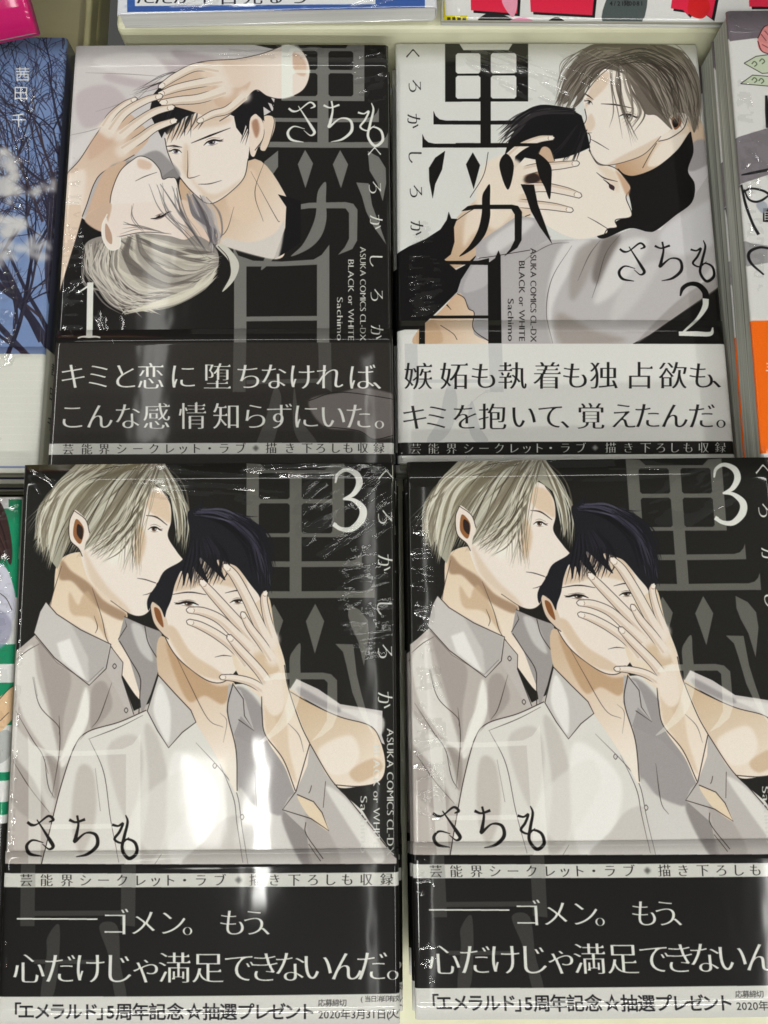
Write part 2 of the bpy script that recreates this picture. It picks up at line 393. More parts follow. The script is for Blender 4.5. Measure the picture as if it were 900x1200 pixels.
    c.poly([(560, 330), (590, 380), (585, 450), (555, 520), (540, 440)], (206, 170, 128), .7, soft=3)
    c.poly([(380, 420), (480, 350), (510, 450), (440, 520)], (240, 230, 220), .7, soft=6)
    c.poly([(305, 440), (340, 590), (430, 680), (520, 742), (500, 700), (420, 620), (350, 520)], (212, 182, 150), .6, soft=3)
    c.line([(552, 578), (590, 584), (638, 600)], [.5, 1.3, 1.2], INK); c.line([(578, 655), (600, 650), (622, 640)], [.3, 1, .4], INK)
    c.line([(592, 290), (640, 298), (690, 335)], [.6, 1.8, .7], (70, 55, 45)); eye(c, 630, 355, 26, 15, .1)
    c.line([(705, 345), (712, 375), (700, 392)], [.4, 1, .4], INK, .8)
    # pale hair
    H0 = (166, 162, 142)
    c.poly([(655, 45), (560, 40), (400, 44), (270, 55), (200, 120), (130, 220), (92, 330), (78, 400), (120, 350), (112, 460), (150, 420), (150, 490), (185, 535), (215, 470), (250, 400), (242, 330), (262, 268), (300, 300), (330, 340), (305, 450), (420, 380), (500, 290), (560, 240), (620, 170), (640, 150), (700, 200), (745, 330), (740, 420), (762, 360), (758, 250), (715, 130), (680, 60)], H0, smooth=False)
    c.strands([(560, 45), (400, 120), (250, 260), (150, 470)], [(330, 48), (220, 130), (120, 250), (85, 400)], 34, 3.0, [(205, 202, 182), (190, 186, 165), (132, 126, 108), (150, 145, 126)], 1, .9, 7)
    c.strands([(650, 45), (560, 150), (450, 280), (310, 440)], [(500, 45), (400, 150), (290, 260), (200, 480)], 26, 3.0, [(206, 203, 184), (122, 115, 98), (182, 178, 158)], 2, .9, 8)
    c.strands([(655, 48), (620, 130), (560, 260), (500, 420), (390, 510)], [(640, 48), (580, 150), (520, 250), (420, 380), (320, 440)], 24, 3.0, [(176, 172, 152), (198, 195, 176), (112, 104, 90)], 3, 1, 9)
    c.strands([(665, 45), (620, 200), (560, 350), (560, 540)], [(660, 45), (560, 160), (500, 330), (470, 530)], 13, 2.2, [(150, 145, 126), (95, 88, 76), (185, 181, 160)], 4, 1, 9)
    c.strands([(670, 45), (740, 160), (785, 300), (770, 460)], [(660, 60), (700, 160), (735, 280), (735, 410)], 15, 2.8, [(188, 184, 164), (120, 112, 96), (205, 202, 184)], 5, 1, 7)
    c.strands([(600, 60), (420, 90), (260, 180), (120, 330)], [(560, 50), (330, 70), (180, 160), (60, 260)], 16, 1.0, [(62, 56, 50), (215, 212, 196)], 6, .9, 9)
    c.strands([(620, 60), (560, 200), (480, 340), (380, 470)], [(430, 60), (300, 180), (200, 340), (130, 500)], 22, .9, [(70, 62, 54)], 16, .9, 9)
    c.strands([(640, 45), (430, 70), (200, 200), (60, 390)], [(560, 42), (300, 60), (130, 200), (10, 330)], 9, .9, [(206, 203, 186), (170, 166, 148)], 71, 1, 14)
    c.strands([(660, 48), (600, 200), (540, 330), (420, 500)], [(640, 48), (540, 170), (480, 320), (300, 450)], 26, 1.7, [(216, 213, 196), (92, 84, 72), (192, 188, 168)], 72, 1, 14)
    c.strands([(660, 48), (620, 220), (590, 380), (600, 560)], [(650, 48), (560, 230), (530, 400), (470, 560)], 9, 1.0, [(84, 76, 66), (150, 144, 124)], 73, 1, 12)
    c.strands([(670, 48), (760, 150), (800, 330), (780, 480)], [(665, 48), (730, 180), (765, 300), (740, 450)], 7, .9, [(206, 203, 186), (130, 124, 108)], 74, 1, 8)
    c.strands([(600, 50), (430, 130), (300, 260), (230, 470)], [(350, 48), (220, 140), (120, 280), (90, 420)], 9, 8, [(122, 115, 98), (214, 210, 194), (140, 133, 114)], 85, .75, 12)
    c.strands([(650, 50), (580, 190), (500, 330), (360, 480)], [(560, 50), (480, 160), (400, 280), (300, 440)], 6, 8, [(116, 108, 92), (216, 212, 196)], 86, .75, 10)
    c.strands([(300, 60), (190, 170), (120, 320), (70, 420)], [(420, 50), (260, 180), (190, 360), (160, 540)], 16, 4, [(196, 192, 172), (150, 144, 124), (214, 210, 194)], 87, 1, 10)
    c.strands([(420, 60), (250, 160), (160, 330), (150, 500)], [(300, 60), (180, 160), (110, 300), (90, 450)], 30, 2.0, [(214, 210, 192), (128, 120, 104)], 75, .9, 12)
    # ear
    c.poly([(262, 266), (240, 320), (243, 400), (283, 442), (300, 478), (315, 420), (333, 370), (315, 310), (290, 280)], (226, 212, 198)); c.line([(262, 266), (240, 320), (243, 400), (283, 442), (300, 478)], 1.2, INK)
    c.poly([(268, 310), (290, 320), (308, 360), (290, 420), (258, 380)], (150, 105, 70)); c.poly([(278, 330), (302, 350), (298, 400), (275, 375)], (60, 48, 44)); c.line([(262, 268), (315, 310), (333, 370)], 1, INK)
    # ---- man in front: shirt
    c.view()
    c.poly([(186, 795), (172, 832), (140, 846), (104, 857), (88, 874), (72, 920), (58, 975), (49, 1013), (462, 1013), (440, 975), (425, 950), (385, 915), (352, 872), (330, 850), (310, 835), (302, 800), (272, 802)], (215, 212, 206), smooth=False)
    c.line([(172, 832), (140, 846), (104, 857), (88, 874), (72, 920), (58, 975), (49, 1013)], 1.3, INK)
    for P, col, al, so in (([(92, 900), (110, 905), (112, 960), (95, 1000), (84, 960)], (188, 181, 174), .8, 3), ([(130, 870), (160, 862), (168, 900), (150, 960), (128, 900)], (196, 190, 184), .8, 3),
                           ([(170, 850), (188, 870), (200, 940), (185, 1000), (165, 1005), (175, 930)], (190, 184, 178), .7, 3), ([(205, 880), (255, 920), (245, 980), (205, 1013), (195, 960)], (232, 230, 226), .8, 4),
                           ([(215, 1013), (240, 985), (262, 960), (285, 960), (290, 1013)], (196, 191, 186), .8, 2), ([(276, 805), (308, 830), (345, 920), (330, 955), (300, 945), (280, 925), (272, 860)], (158, 153, 152), .95, 1),
                           ([(280, 925), (300, 945), (340, 965), (366, 1013), (293, 1013)], (205, 202, 198), .9, 1.5), ([(330, 955), (360, 960), (380, 1013), (355, 1013)], (140, 134, 132), .9, 1),
                           ([(160, 945), (220, 900), (230, 935), (180, 1000)], (222, 219, 214), .6, 3)): c.poly(P, col, al, so)
    for P in ([(105, 866), (122, 905), (130, 960), (140, 1010)], [(104, 866), (140, 852), (168, 838)], [(112, 900), (118, 950)], [(230, 870), (262, 905), (278, 930), (284, 970), (291, 1012)], [(258, 895), (274, 935), (278, 965), (285, 1010)], [(190, 1000), (182, 1012)], [(299, 905), (302, 950), (310, 965)]):
        c.line(P, [.3, 1.1, .8, .4], INK, .9)
    for q in ((252, 897), (284, 957), (398, 985)): c.poly([(q[0] - 2.6, q[1]), (q[0], q[1] - 3.6), (q[0] + 2.6, q[1]), (q[0], q[1] + 3.6)], (85, 78, 74)); c.poly([(q[0] - 1.8, q[1]), (q[0], q[1] - 2.6), (q[0] + 1.8, q[1]), (q[0], q[1] + 2.6)], (205, 200, 196))
    # neck and chest
    P = [(190, 745), (186, 790), (205, 815), (232, 850), (262, 900), (278, 928), (276, 870), (268, 835), (275, 800), (240, 790)]
    c.poly(P, ((208, 178, 145), (232, 218, 202), (200, 770), (262, 900))); c.poly([(195, 752), (215, 775), (250, 802), (272, 804), (262, 825), (240, 815), (222, 822), (205, 790)], (190, 148, 105), .8, 1.5)
    c.line([(205, 765), (222, 800), (244, 842), (262, 852)], [.4, 1.1, .4], INK, .8); c.line([(258, 835), (266, 845), (262, 870)], [.3, .9, .3], INK, .6)
    P = [(186, 791), (173, 833), (185, 856), (198, 876), (214, 858), (230, 846), (224, 832), (205, 812)]
    c.poly(P, (196, 192, 188), smooth=False); c.poly([(180, 830), (188, 800), (200, 830), (198, 870), (188, 855)], (228, 226, 222), .9, 1); c.line(P + [P[0]], 1.3, INK, smooth=False)
    # right-hand shirt side and bent arm
    c.view(240, 680, 3.53)
    c.poly([(380, 408), (470, 450), (560, 512), (735, 540), (732, 640), (745, 680), (690, 650), (540, 560), (350, 455)], (198, 193, 190), smooth=False)
    c.poly([(390, 440), (500, 500), (560, 530), (540, 545), (400, 480)], (150, 145, 146), .8, 1); c.poly([(560, 530), (730, 560), (725, 640), (640, 575)], (222, 219, 215), .8, 1)
    P = [(345, 455), (440, 510), (560, 565), (680, 600), (725, 660), (748, 760), (725, 830), (640, 852), (530, 845), (430, 690)]
    c.poly(P, ((206, 176, 138), (228, 212, 192), (430, 480), (560, 860))); c.poly([(470, 700), (600, 640), (640, 720), (600, 790), (520, 800)], (232, 220, 206), .8, 3); c.poly([(600, 790), (700, 735), (735, 780), (640, 835)], (205, 172, 135), .8, 2); c.line(P[:9], 1.2, INK)
    P = [(100, 425), (90, 540), (120, 640), (150, 560), (205, 622), (170, 500), (150, 455)]
    c.poly([(110, 430), (240, 530), (300, 700), (330, 800), (240, 700), (120, 640), (90, 540)], (158, 153, 152), smooth=False); c.poly(P, (182, 178, 176), smooth=False); c.line([(118, 425), (95, 540), (130, 700), (135, 870)], 1.4, INK); c.line([(118, 430), (160, 490), (165, 560), (205, 622), (140, 575)], 1.1, INK, smooth=False)
    # face
    c.view()
    P = [(186, 700), (190, 735), (204, 765), (226, 786), (248, 799), (266, 797), (284, 776), (300, 740), (305, 690), (290, 655), (240, 648), (205, 672)]
    c.poly(P, (228, 214, 200)); c.line(P[:8], 1.2, INK)
    c.poly([(200, 690), (225, 662), (270, 655), (290, 690), (250, 684), (215, 692)], (212, 184, 152), .75, 2); c.poly([(195, 740), (226, 786), (266, 797), (255, 785), (225, 765), (205, 735)], (210, 178, 142), .7, 2)
    c.line([(200, 697), (222, 694), (242, 697)], [.6, 1.9, .8], INK); c.line([(264, 695), (278, 692), (288, 694)], [.6, 1.8, .8], INK); eye(c, 221, 708, 11, 3.0, .03, -1); eye(c, 279, 705.5, 8.5, 3.0, -.03)
    c.line([(252, 770), (262, 768), (272, 769)], [.4, 1.2, .4], INK); c.line([(250, 742), (256, 748), (262, 746)], [.3, .9, .3], INK, .7)
    c.poly([(177, 706), (180, 728), (190, 742), (197, 748), (198, 735), (190, 712)], (214, 190, 165)); c.poly([(181, 712), (188, 716), (192, 735), (184, 726)], (140, 95, 62)); c.line([(190, 712), (177, 705), (180, 728), (190, 742), (198, 749)], 1.1, INK)
    # dark hair
    c.view(160, 560, 4.5)
    D = (43, 42, 47)
    c.poly([(270, 190), (310, 160), (345, 130), (360, 165), (450, 165), (560, 200), (650, 285), (690, 370), (715, 470), (705, 560), (692, 612), (660, 640), (640, 610), (600, 560), (540, 480), (500, 455), (425, 435), (470, 540), (400, 480), (330, 420), (380, 550), (320, 500), (300, 470), (290, 560), (270, 500), (250, 570), (240, 490), (205, 560), (185, 640), (160, 700), (150, 735), (130, 690), (90, 650), (65, 700), (60, 640), (110, 560), (150, 490), (245, 430), (285, 330)], D)
    c.strands([(350, 170), (500, 190), (620, 290), (690, 420)], [(300, 200), (420, 230), (520, 300), (600, 400)], 16, 2.6, [(88, 86, 98), (72, 70, 82), (30, 30, 34)], 8, .85, 6)
    c.strands([(560, 210), (640, 300), (690, 440), (700, 600)], [(500, 230), (580, 330), (620, 440), (640, 560)], 18, 2.6, [(82, 80, 92), (30, 30, 34), (68, 66, 78)], 9, .85, 7)
    c.strands([(400, 300), (470, 400), (500, 500)], [(280, 330), (250, 450), (200, 600)], 24, 2.4, [(30, 30, 33), (52, 50, 58)], 10, .9, 6)
    c.strands([(420, 170), (560, 220), (660, 330), (700, 500)], [(300, 190), (450, 250), (560, 360), (620, 520)], 9, 7, [(84, 81, 96), (28, 28, 32), (60, 58, 70)], 88, .8, 10)
    c.strands([(600, 220), (690, 330), (735, 470)], [(560, 200), (650, 300), (700, 560)], 12, 3, [(40, 39, 44)], 89, 1, 12)
    c.strands([(340, 165), (470, 170), (600, 230)], [(300, 190), (400, 200), (520, 240)], 26, 2.6, [(98, 95, 110), (78, 76, 90), (30, 30, 34)], 76, .9, 8)
    c.strands([(520, 190), (650, 270), (720, 420)], [(480, 200), (600, 300), (690, 430)], 12, 1.2, [(36, 35, 40)], 77, 1, 9)
    c.strands([(330, 400), (300, 480), (270, 580)], [(480, 400), (480, 480), (440, 560)], 20, 1.8, [(38, 37, 41)], 78, 1, 10)
    for P in ([(560, 200), (610, 205), (645, 204)], [(640, 290), (670, 300), (690, 318)], [(340, 165), (350, 130), (352, 115)], [(690, 440), (715, 470), (718, 480)], [(700, 560), (712, 590), (715, 612)]): c.line(P, [1.4, .8, .1], (38, 37, 42))
    # hand
    c.view(240, 680, 3.53)
    P = [(105, 225), (140, 150), (215, 90), (265, 70), (290, 200), (330, 330), (345, 430), (400, 590), (435, 680), (425, 760), (380, 880), (330, 770), (250, 640), (236, 500), (180, 440), (125, 360)]
    c.poly(P, ((222, 200, 170), (230, 214, 196), (200, 150), (330, 800)));
    c.poly([(210, 150), (300, 340), (330, 520), (300, 600), (260, 420), (200, 300)], (206, 174, 136), .7, 2); c.poly([(260, 440), (330, 520), (350, 700), (380, 840), (300, 700), (250, 600)], (214, 186, 152), .7, 2)
    c.line([(236, 480), (238, 560), (252, 640), (325, 740), (375, 870)], 1.3, INK); c.line([(330, 350), (345, 440), (395, 590), (435, 675)], 1.3, INK); c.line([(345, 590), (390, 640), (410, 710)], [.3, 1, .3], INK, .8)
    c.view(160, 560, 4.5)
    finger(c, [(683, 600), (672, 640), (690, 740), (725, 850)], 9)
    finger(c, [(468, 462), (520, 520), (585, 640), (650, 780), (700, 880)], 12.5)
    finger(c, [(343, 545), (400, 610), (480, 700), (560, 790), (640, 880)], 12)
    finger(c, [(275, 697), (350, 705), (440, 745), (520, 820), (600, 900)], 11.5)
    finger(c, [(275, 758), (340, 780), (430, 830), (520, 900), (580, 980)], 10.5)
    finger(c, [(560, 715), (600, 790), (660, 870), (720, 960)], 10)
    c.view(240, 680, 3.53)
    finger(c, [(100, 232), (150, 290), (230, 380), (290, 470)], 11); finger(c, [(68, 400), (130, 405), (200, 425), (265, 470)], 9)
    c.poly([(240, 440), (300, 380), (320, 400), (330, 520), (290, 560), (250, 520)], (228, 212, 194), .95, 2)
    # cuff
    P = [(435, 675), (500, 800), (540, 850), (600, 910), (690, 1010), (790, 1150), (790, 1180), (450, 1180), (430, 1100), (420, 1040), (322, 948), (345, 900), (378, 872), (425, 765)]
    c.poly(P, (186, 181, 177), smooth=False); c.poly([(500, 850), (600, 920), (740, 1120), (700, 1160), (560, 960)], (220, 217, 212), .9, 1.5); c.poly([(420, 960), (510, 1040), (560, 1170), (440, 1170), (430, 1080)], (168, 162, 158), .8, 1.5)
    c.poly([(385, 890), (440, 910), (480, 950), (512, 1035), (440, 985), (400, 930)], (222, 200, 168), 1); c.line([(382, 885), (450, 915), (485, 960), (514, 1036), (440, 985), (322, 948), (378, 872), (435, 675)], 1.3, INK, smooth=False); c.line([(435, 675), (520, 820), (600, 910), (790, 1150)], 1.3, INK)
    c.line([(430, 880), (436, 870), (442, 848)], .9, INK); c.line([(500, 830), (490, 940)], .7, INK); c.line([(430, 1090), (480, 1160)], .8, INK); c.line([(418, 1000), (420, 1050), (490, 1150)], 1.0, INK)
    # ---- title over the figures
    c.view()
    fig = (np.abs(c.a - pre).max(2) > .012).astype(np.float32)
    fig[:, :] = boxblur(fig, 1)
    c.clip = fig; ka((236, 234, 226), .42)
    tail = [(100.6, 808), (104, 830), (103, 848), (94, 866), (82, 880), (70, 892), (76, 874), (82, 856), (92, 838)]
    hi_no(c, 33.5, 48, 148, 165, 880, 966, 0, tail, (238, 237, 230), .42, 1015)
    c.clip = None
    # ---- author, kana, imprint lines
    K = (40, 36, 34)
    c.view(10, 680, 3.53)
    def sachimo(K):
        c.brush([([(78, 1000), (96, 1012), (120, 1008), (165, 975), (186, 990), (168, 1000)], [3, 3.4, 1.6, 2.6, 3.4, 1.2]), ([(118, 990), (150, 1040), (172, 1075), (185, 1100), (168, 1112), (140, 1090)], [1.2, 2.6, 4.2, 4.2, 2, .6]), ([(145, 1085), (100, 1075), (75, 1100), (90, 1130), (140, 1140)], [.8, 2.2, 3.8, 3.8, 1]),
                 ([(252, 990), (280, 1000), (318, 988)], [3.4, 2.2, 3.2]), ([(285, 972), (290, 1010), (280, 1060), (276, 1080), (320, 1045), (362, 1052), (368, 1095), (330, 1130), (282, 1142)], [2.6, 2.6, 4.2, 3.6, 1.8, 3.6, 4.4, 3.4, .8]),
                 ([(486, 970), (494, 1000), (480, 1060), (472, 1110), (500, 1148), (532, 1125), (525, 1085), (492, 1070), (470, 1092)], [1.2, 3, 3.6, 3.6, 4, 4, 3.4, 2.2, .8]), ([(430, 1010), (455, 1015), (475, 1005), (460, 1040), (440, 1070), (470, 1085), (500, 1062)], [3, 2.2, 2.8, 3, 3, 2, .6])], K)
    sachimo(K)
    c.view()
    W_ = (214, 214, 208)
    c.vkana('くろかしろか', [(452.5, 557), (452, 606), (451.5, 659), (451, 712), (452, 763.6), (451.5, 820)], 22, W_)
    c.vtext('ASUKA COMICS CL-DX', 457.5, 853, 1003, 11.5, (206, 206, 200), 'latin'); c.vtext('BLACK or WHITE', 441.5, 873, 994, 11.5, (206, 206, 200), 'latin'); c.vtext('Sachimo', 426.5, 932, 1000, 11.5, (206, 206, 200), 'latin')
    three(c, W_)
    # ---- the paper band
    c.poly([(-10, 1012), (480, 1012), (480, 1210), (-10, 1210)], (30, 28, 27), smooth=False)
    g = (66, 65, 63)
    c.union([[(25, 1012), (42, 1012), (41, 1085), (24, 1085)], [(143, 1012), (160, 1012), (159, 1085), (142, 1083)], [(40, 1067), (144, 1066), (144, 1072), (40, 1073)],
             ('s', [(70, 1083), (69, 1130), (62, 1168), (48, 1168), (55, 1120), (56, 1098)]), [(40, 1124), (118, 1124), (118, 1129), (40, 1129)], ('s', [(117, 1084), (138, 1084), (142, 1130), (149, 1168), (136, 1168), (128, 1120)])], g, 1)
    c.poly([(-10, 1023), (480, 1022), (480, 1038), (-10, 1039.5)], (200, 199, 193), smooth=False)
    c.union([[(25, 1023), (42, 1023), (42, 1039), (25, 1039)], [(143, 1023), (160, 1023), (160, 1039), (143, 1039)]], (172, 171, 166), 1)
    c.text('芸能界シークレット・ラブ◆描き下ろしも収録', [31, 55, 79, 101, 122, 144, 165, 183, 199.5, 217, 236, 258, 280, 300, 322, 345, 367, 387, 407, 429, 453], 1031, 15.5, (45, 42, 40), y1=1030)
    WT = (212, 212, 206)
    c.line([(20, 1076.3), (115, 1076.3)], 1.7, WT)
    c.text('ゴメン。もう、', [136, 169, 203, 231, 273, 298, 322], 1080, 35, WT)
    c.text('心だけじゃ満足できないんだ。', [34, 71, 106, 139, 172, 205, 244, 281, 311, 340, 372, 406, 436, 472], 1134, 40, WT, y1=1131)
    c.poly([(-10, 1168), (480, 1164), (480, 1215), (-10, 1215)], (205, 204, 199), smooth=False)
    c.text('「エメラルド」5周年記念☆抽選プレゼント', [15, 31, 50, 68, 87, 106, 124, 130, 146, 165, 185, 206, 228, 248, 268, 288, 307, 325, 343, 360], 1184.5, 21, (38, 36, 40), 'bold')
    c.text('応募締切', (377, 402), 1174.5, 9, (50, 48, 48), 'plain'); c.text('(当日消印有効)', [424, 431, 438, 445, 452, 459, 466, 471], 1170, 8, (50, 48, 48), 'plain')
    c.text('2020年3月31日(火)', [376, 382.5, 389, 395.5, 405, 414, 423, 431.5, 438, 447, 455, 461, 468], 1188, 12.5, (50, 48, 48), 'plain')
    return c

def three(c, col, dx=0, dy=0):
    c.brush([([(393 + dx, 566 + dy), (396 + dx, 556 + dy), (406 + dx, 550.5 + dy), (418 + dx, 556 + dy), (421 + dx, 567 + dy), (414 + dx, 579 + dy), (402 + dx, 585 + dy)], [2, 4, 5, 8, 8.5, 6, 2]),
             ([(402 + dx, 585 + dy), (414 + dx, 586 + dy), (425 + dx, 596 + dy), (423.5 + dx, 609 + dy), (412 + dx, 620 + dy), (400 + dx, 620 + dy), (391.5 + dx, 615 + dy)], [2, 5, 9, 9.5, 7, 5, 5]), ([(390.5 + dx, 614 + dy), (394 + dx, 616 + dy)], [5.5, 5])], col)
def art1():
    c = Canvas(BW, BH, quad(POSE['b1']), (42, 40, 38)); c.figures = True
    G = (122, 121, 117)
    dots = [dict(p=[(357.6, 176), (367, 192), (358, 221), (349, 193)]), dict(p=[(398.6, 176), (408, 193), (399.6, 221), (390, 193)]),
            dict(p=[(431, 177), (444, 184), (452, 197), (452.5, 215), (448.5, 236), (442, 215), (433, 200)]), dict(p=[(326, 177), (326, 196), (315, 212), (300, 232), (300, 212), (310, 190)])]
    def title(col, al):
        kuro(c, ((330, 343), (372, 385), (414, 427)), (46, 60, 82, 86, 113, 118.5), None, col, al,
             dict(y=((138, 143), (166, 173)), x3=(294, 444), x4=(288, 455)), dots)
    def ka(col, al):
        c.union([('s', [(382, 214), (382, 235), (382.5, 258), (376, 278), (362, 292), (341, 301), (354, 288), (364, 270), (370, 252), (371.5, 230), (375, 220)]),
                 [(346, 246), (352, 240), (362, 238), (405, 237), (414, 239), (419, 246), (418.5, 282), (413, 292), (396, 299), (404, 290), (409, 280), (409, 250), (405, 244.5), (362, 244.5), (352, 246)],
                 [(417.5, 214), (432, 215), (436, 240), (444, 262), (453, 287), (438, 266), (429, 248), (424, 230)]], col, al)
    title(G, 1); ka(G, 1)
    tail = [(322, 296), (320, 304), (313, 312), (306, 317), (309, 306), (314, 298)]
    hi_no(c, 274.5, 289, 371.5, 386, 307, 371.5, 0, tail, G, 1, 470)
    pre = c.a.copy()
    # bed sheet
    c.poly([(60, 30), (262, 30), (285, 50), (330, 60), (320, 130), (200, 200), (120, 260), (60, 380)], (206, 201, 200), smooth=False)
    for P, col in (([(120, 90), (180, 70), (240, 80), (260, 100), (180, 105)], (188, 176, 178)), ([(90, 110), (130, 100), (150, 130), (100, 150)], (190, 178, 180)), ([(200, 60), (260, 70), (290, 90), (240, 90)], (176, 166, 170)),
                   ([(110, 70), (170, 60), (200, 95), (140, 88)], (220, 216, 214)), ([(75, 180), (120, 150), (110, 220), (75, 250)], (216, 211, 210)), ([(80, 200), (130, 170), (160, 180), (90, 260)], (180, 176, 176))):
        c.poly(P, col, .8, 4)
    for P in ([(100, 85), (150, 87), (190, 90)], [(112, 131), (140, 122), (165, 110)], [(72, 160), (110, 152), (150, 135)], [(80, 230), (120, 190), (150, 130), (200, 85), (260, 70)]): c.line(P, [.3, .8, .3], (150, 142, 142))
    # black shirt and neck of the dark haired man
    c.view(250, 40, 4.09)
    c.poly([(-160, 700), (0, 760), (200, 600), (350, 780), (360, 900), (350, 1020), (300, 1080), (60, 1020), (-100, 960)], ((206, 170, 135), (226, 206, 186), (-60, 780), (250, 950)))
    c.poly([(60, 760), (120, 740), (180, 640), (230, 760), (200, 900), (100, 880)], (224, 196, 168), .8, 3)
    c.poly([(310, 770), (420, 800), (420, 1000), (330, 1060), (290, 1080), (345, 930), (350, 830)], (34, 32, 34), smooth=False)
    c.poly([(290, 960), (340, 900), (320, 1050), (280, 1080), (60, 1020), (60, 980), (180, 1000)], (210, 204, 198), .9, 1)
    for P in ([(250, 600), (200, 760), (240, 900)], [(180, 660), (300, 880), (320, 900)], [(100, 830), (60, 950), (-20, 1000)]): c.line(P, [.3, 1, .4], INK, .8)
    # dark hair
    c.view(60, 40, 4.09)
    c.poly([(740, 150), (640, 165), (550, 220), (490, 290), (470, 380), (530, 500), (545, 470), (575, 510), (590, 450), (640, 400), (760, 360), (880, 400), (900, 460), (930, 420), (950, 540), (980, 400), (1010, 300), (1060, 330), (1085, 400), (1040, 300), (960, 260), (900, 200)], (38, 36, 38), smooth=False)
    c.strands([(700, 150), (560, 240), (500, 400)], [(720, 200), (640, 300), (580, 450)], 16, 2.6, [(60, 58, 62), (28, 26, 28)], 21, .9, 8)
    c.strands([(700, 170), (560, 190), (400, 270)], [(640, 200), (500, 260), (380, 290)], 6, .9, [(50, 46, 46)], 23, .9, 8)
    # face
    P = [(545, 500), (560, 570), (600, 660), (650, 730), (700, 780), (745, 812), (790, 808), (860, 760), (925, 690), (945, 600), (950, 480), (900, 410), (760, 360), (640, 410), (590, 460)]
    c.poly(P, (229, 216, 204)); c.line(P[:10], 1.2, INK)
    c.poly([(560, 470), (680, 400), (860, 400), (820, 440), (660, 460), (580, 510)], (216, 186, 158), .7, 3); c.poly([(600, 600), (700, 740), (760, 805), (860, 755), (930, 680), (880, 720), (780, 770), (700, 720)], (214, 184, 154), .6, 3)
    c.poly([(640, 530), (662, 560), (656, 690), (630, 640)], (212, 180, 150), .6, 3)
    c.strands([(620, 380), (590, 450), (560, 530)], [(760, 340), (740, 400), (700, 450)], 12, 2.0, [(40, 38, 40)], 22, .95, 9)
    c.strands([(900, 300), (920, 400), (900, 500)], [(980, 330), (970, 420), (950, 540)], 9, 2.2, [(40, 38, 40)], 24, .95, 9)
    c.line([(655, 560), (656, 640), (655, 688), (680, 690), (715, 678)], [.3, 1, 1.1, 1.1, .3], INK, .9); c.line([(706, 722), (760, 720), (818, 704)], [.5, 1.4, .5], INK)
    c.line([(672, 525), (760, 490), (860, 452)], [.6, 2.4, .5], (45, 40, 38)); c.line([(552, 540), (590, 538), (628, 545)], [.6, 2.2, .5], (45, 40, 38))
    eye(c, 772, 524, 38, 15, -.2, 1, (110, 104, 116)); eye(c, 598, 566, 26, 14, .06, -1, (110, 104, 116))
    c.view(250, 40, 4.09)
    c.poly([(175, 420), (205, 385), (240, 430), (240, 500), (215, 545), (195, 590), (175, 560)], (228, 208, 190)); c.poly([(185, 430), (210, 410), (222, 460), (205, 500)], (170, 112, 80), .8, 1); c.line([(160, 420), (205, 383), (243, 430), (240, 500), (200, 560)], 1.1, INK)
    c.poly([(240, 400), (290, 400), (295, 450), (270, 520), (250, 560), (225, 550), (245, 480)], (224, 200, 178)); c.line([(270, 380), (293, 420), (270, 520), (250, 562)], .8, INK)
    c.poly([(100, 400), (200, 275), (260, 280), (300, 345), (262, 330), (285, 380), (240, 350), (245, 420), (200, 380), (160, 420), (140, 490), (110, 450)], (38, 36, 38), smooth=False)
    # arm and hand over the brow
    P = [(350, 48), (400, 62), (440, 100), (463, 170), (450, 240), (410, 285), (330, 312), (260, 300), (205, 270), (150, 320), (90, 380), (30, 420), (-80, 380), (-180, 350), (-240, 340), (-270, 300), (-200, 230), (-100, 150), (-20, 130), (120, 120), (250, 90)]
    c.poly(P, ((214, 184, 158), (230, 214, 200), (0, 150), (300, 200))); c.line(P[:12], 1.2, INK); c.line(P[16:] + [P[0]], 1.1, INK)
    c.poly([(380, 90), (440, 130), (440, 200), (390, 180)], (212, 170, 140), .8, 2); c.poly([(-60, 170), (60, 150), (160, 200), (80, 260), (-20, 240)], (224, 200, 180), .8, 3); c.poly([(0, 250), (120, 260), (180, 230), (120, 330), (20, 350)], (210, 172, 142), .7, 2)
    finger(c, [(-255, 255), (-180, 205), (-80, 160), (20, 170)], 10.5); finger(c, [(-260, 292), (-180, 262), (-80, 240), (40, 220)], 11); finger(c, [(-250, 330), (-160, 320), (-60, 310), (60, 270)], 12)
    finger(c, [(-70, 420), (0, 385), (70, 365), (150, 300)], 10)
    # raised left hand of the pale haired man
    c.view(60, 40, 4.09)
    P = [(250, 430), (330, 360), (430, 430), (470, 500), (400, 580), (330, 620), (245, 665), (205, 720), (170, 820), (140, 900), (60, 1140), (-60, 1100), (-10, 760), (60, 680), (130, 610), (190, 520)]
    c.poly(P, ((210, 176, 148), (228, 210, 194), (250, 470), (60, 900))); c.line(P[4:11], 1.2, INK); c.line([(60, 680), (130, 610), (190, 520), (250, 430)], 1.1, INK)
    c.poly([(200, 500), (300, 450), (340, 470), (250, 560), (180, 600)], (208, 168, 140), .7, 3); c.poly([(60, 720), (160, 650), (150, 800), (90, 900)], (230, 216, 202), .8, 3)
    finger(c, [(405, 312), (350, 340), (290, 390), (250, 450)], 9); finger(c, [(527, 298), (450, 320), (350, 380), (280, 470)], 10.5)
    finger(c, [(585, 352), (500, 372), (420, 420), (330, 490)], 11); finger(c, [(598, 415), (500, 450), (430, 500), (340, 560)], 11)
    # second face, upside down
    c.poly([(280, 640), (400, 600), (500, 560), (560, 600), (620, 680), (520, 720), (300, 760)], (150, 146, 146), .9, 2)
    c.poly([(300, 630), (360, 610), (330, 680), (290, 860), (200, 900), (160, 900), (240, 680)], (208, 172, 142), 1, 1)
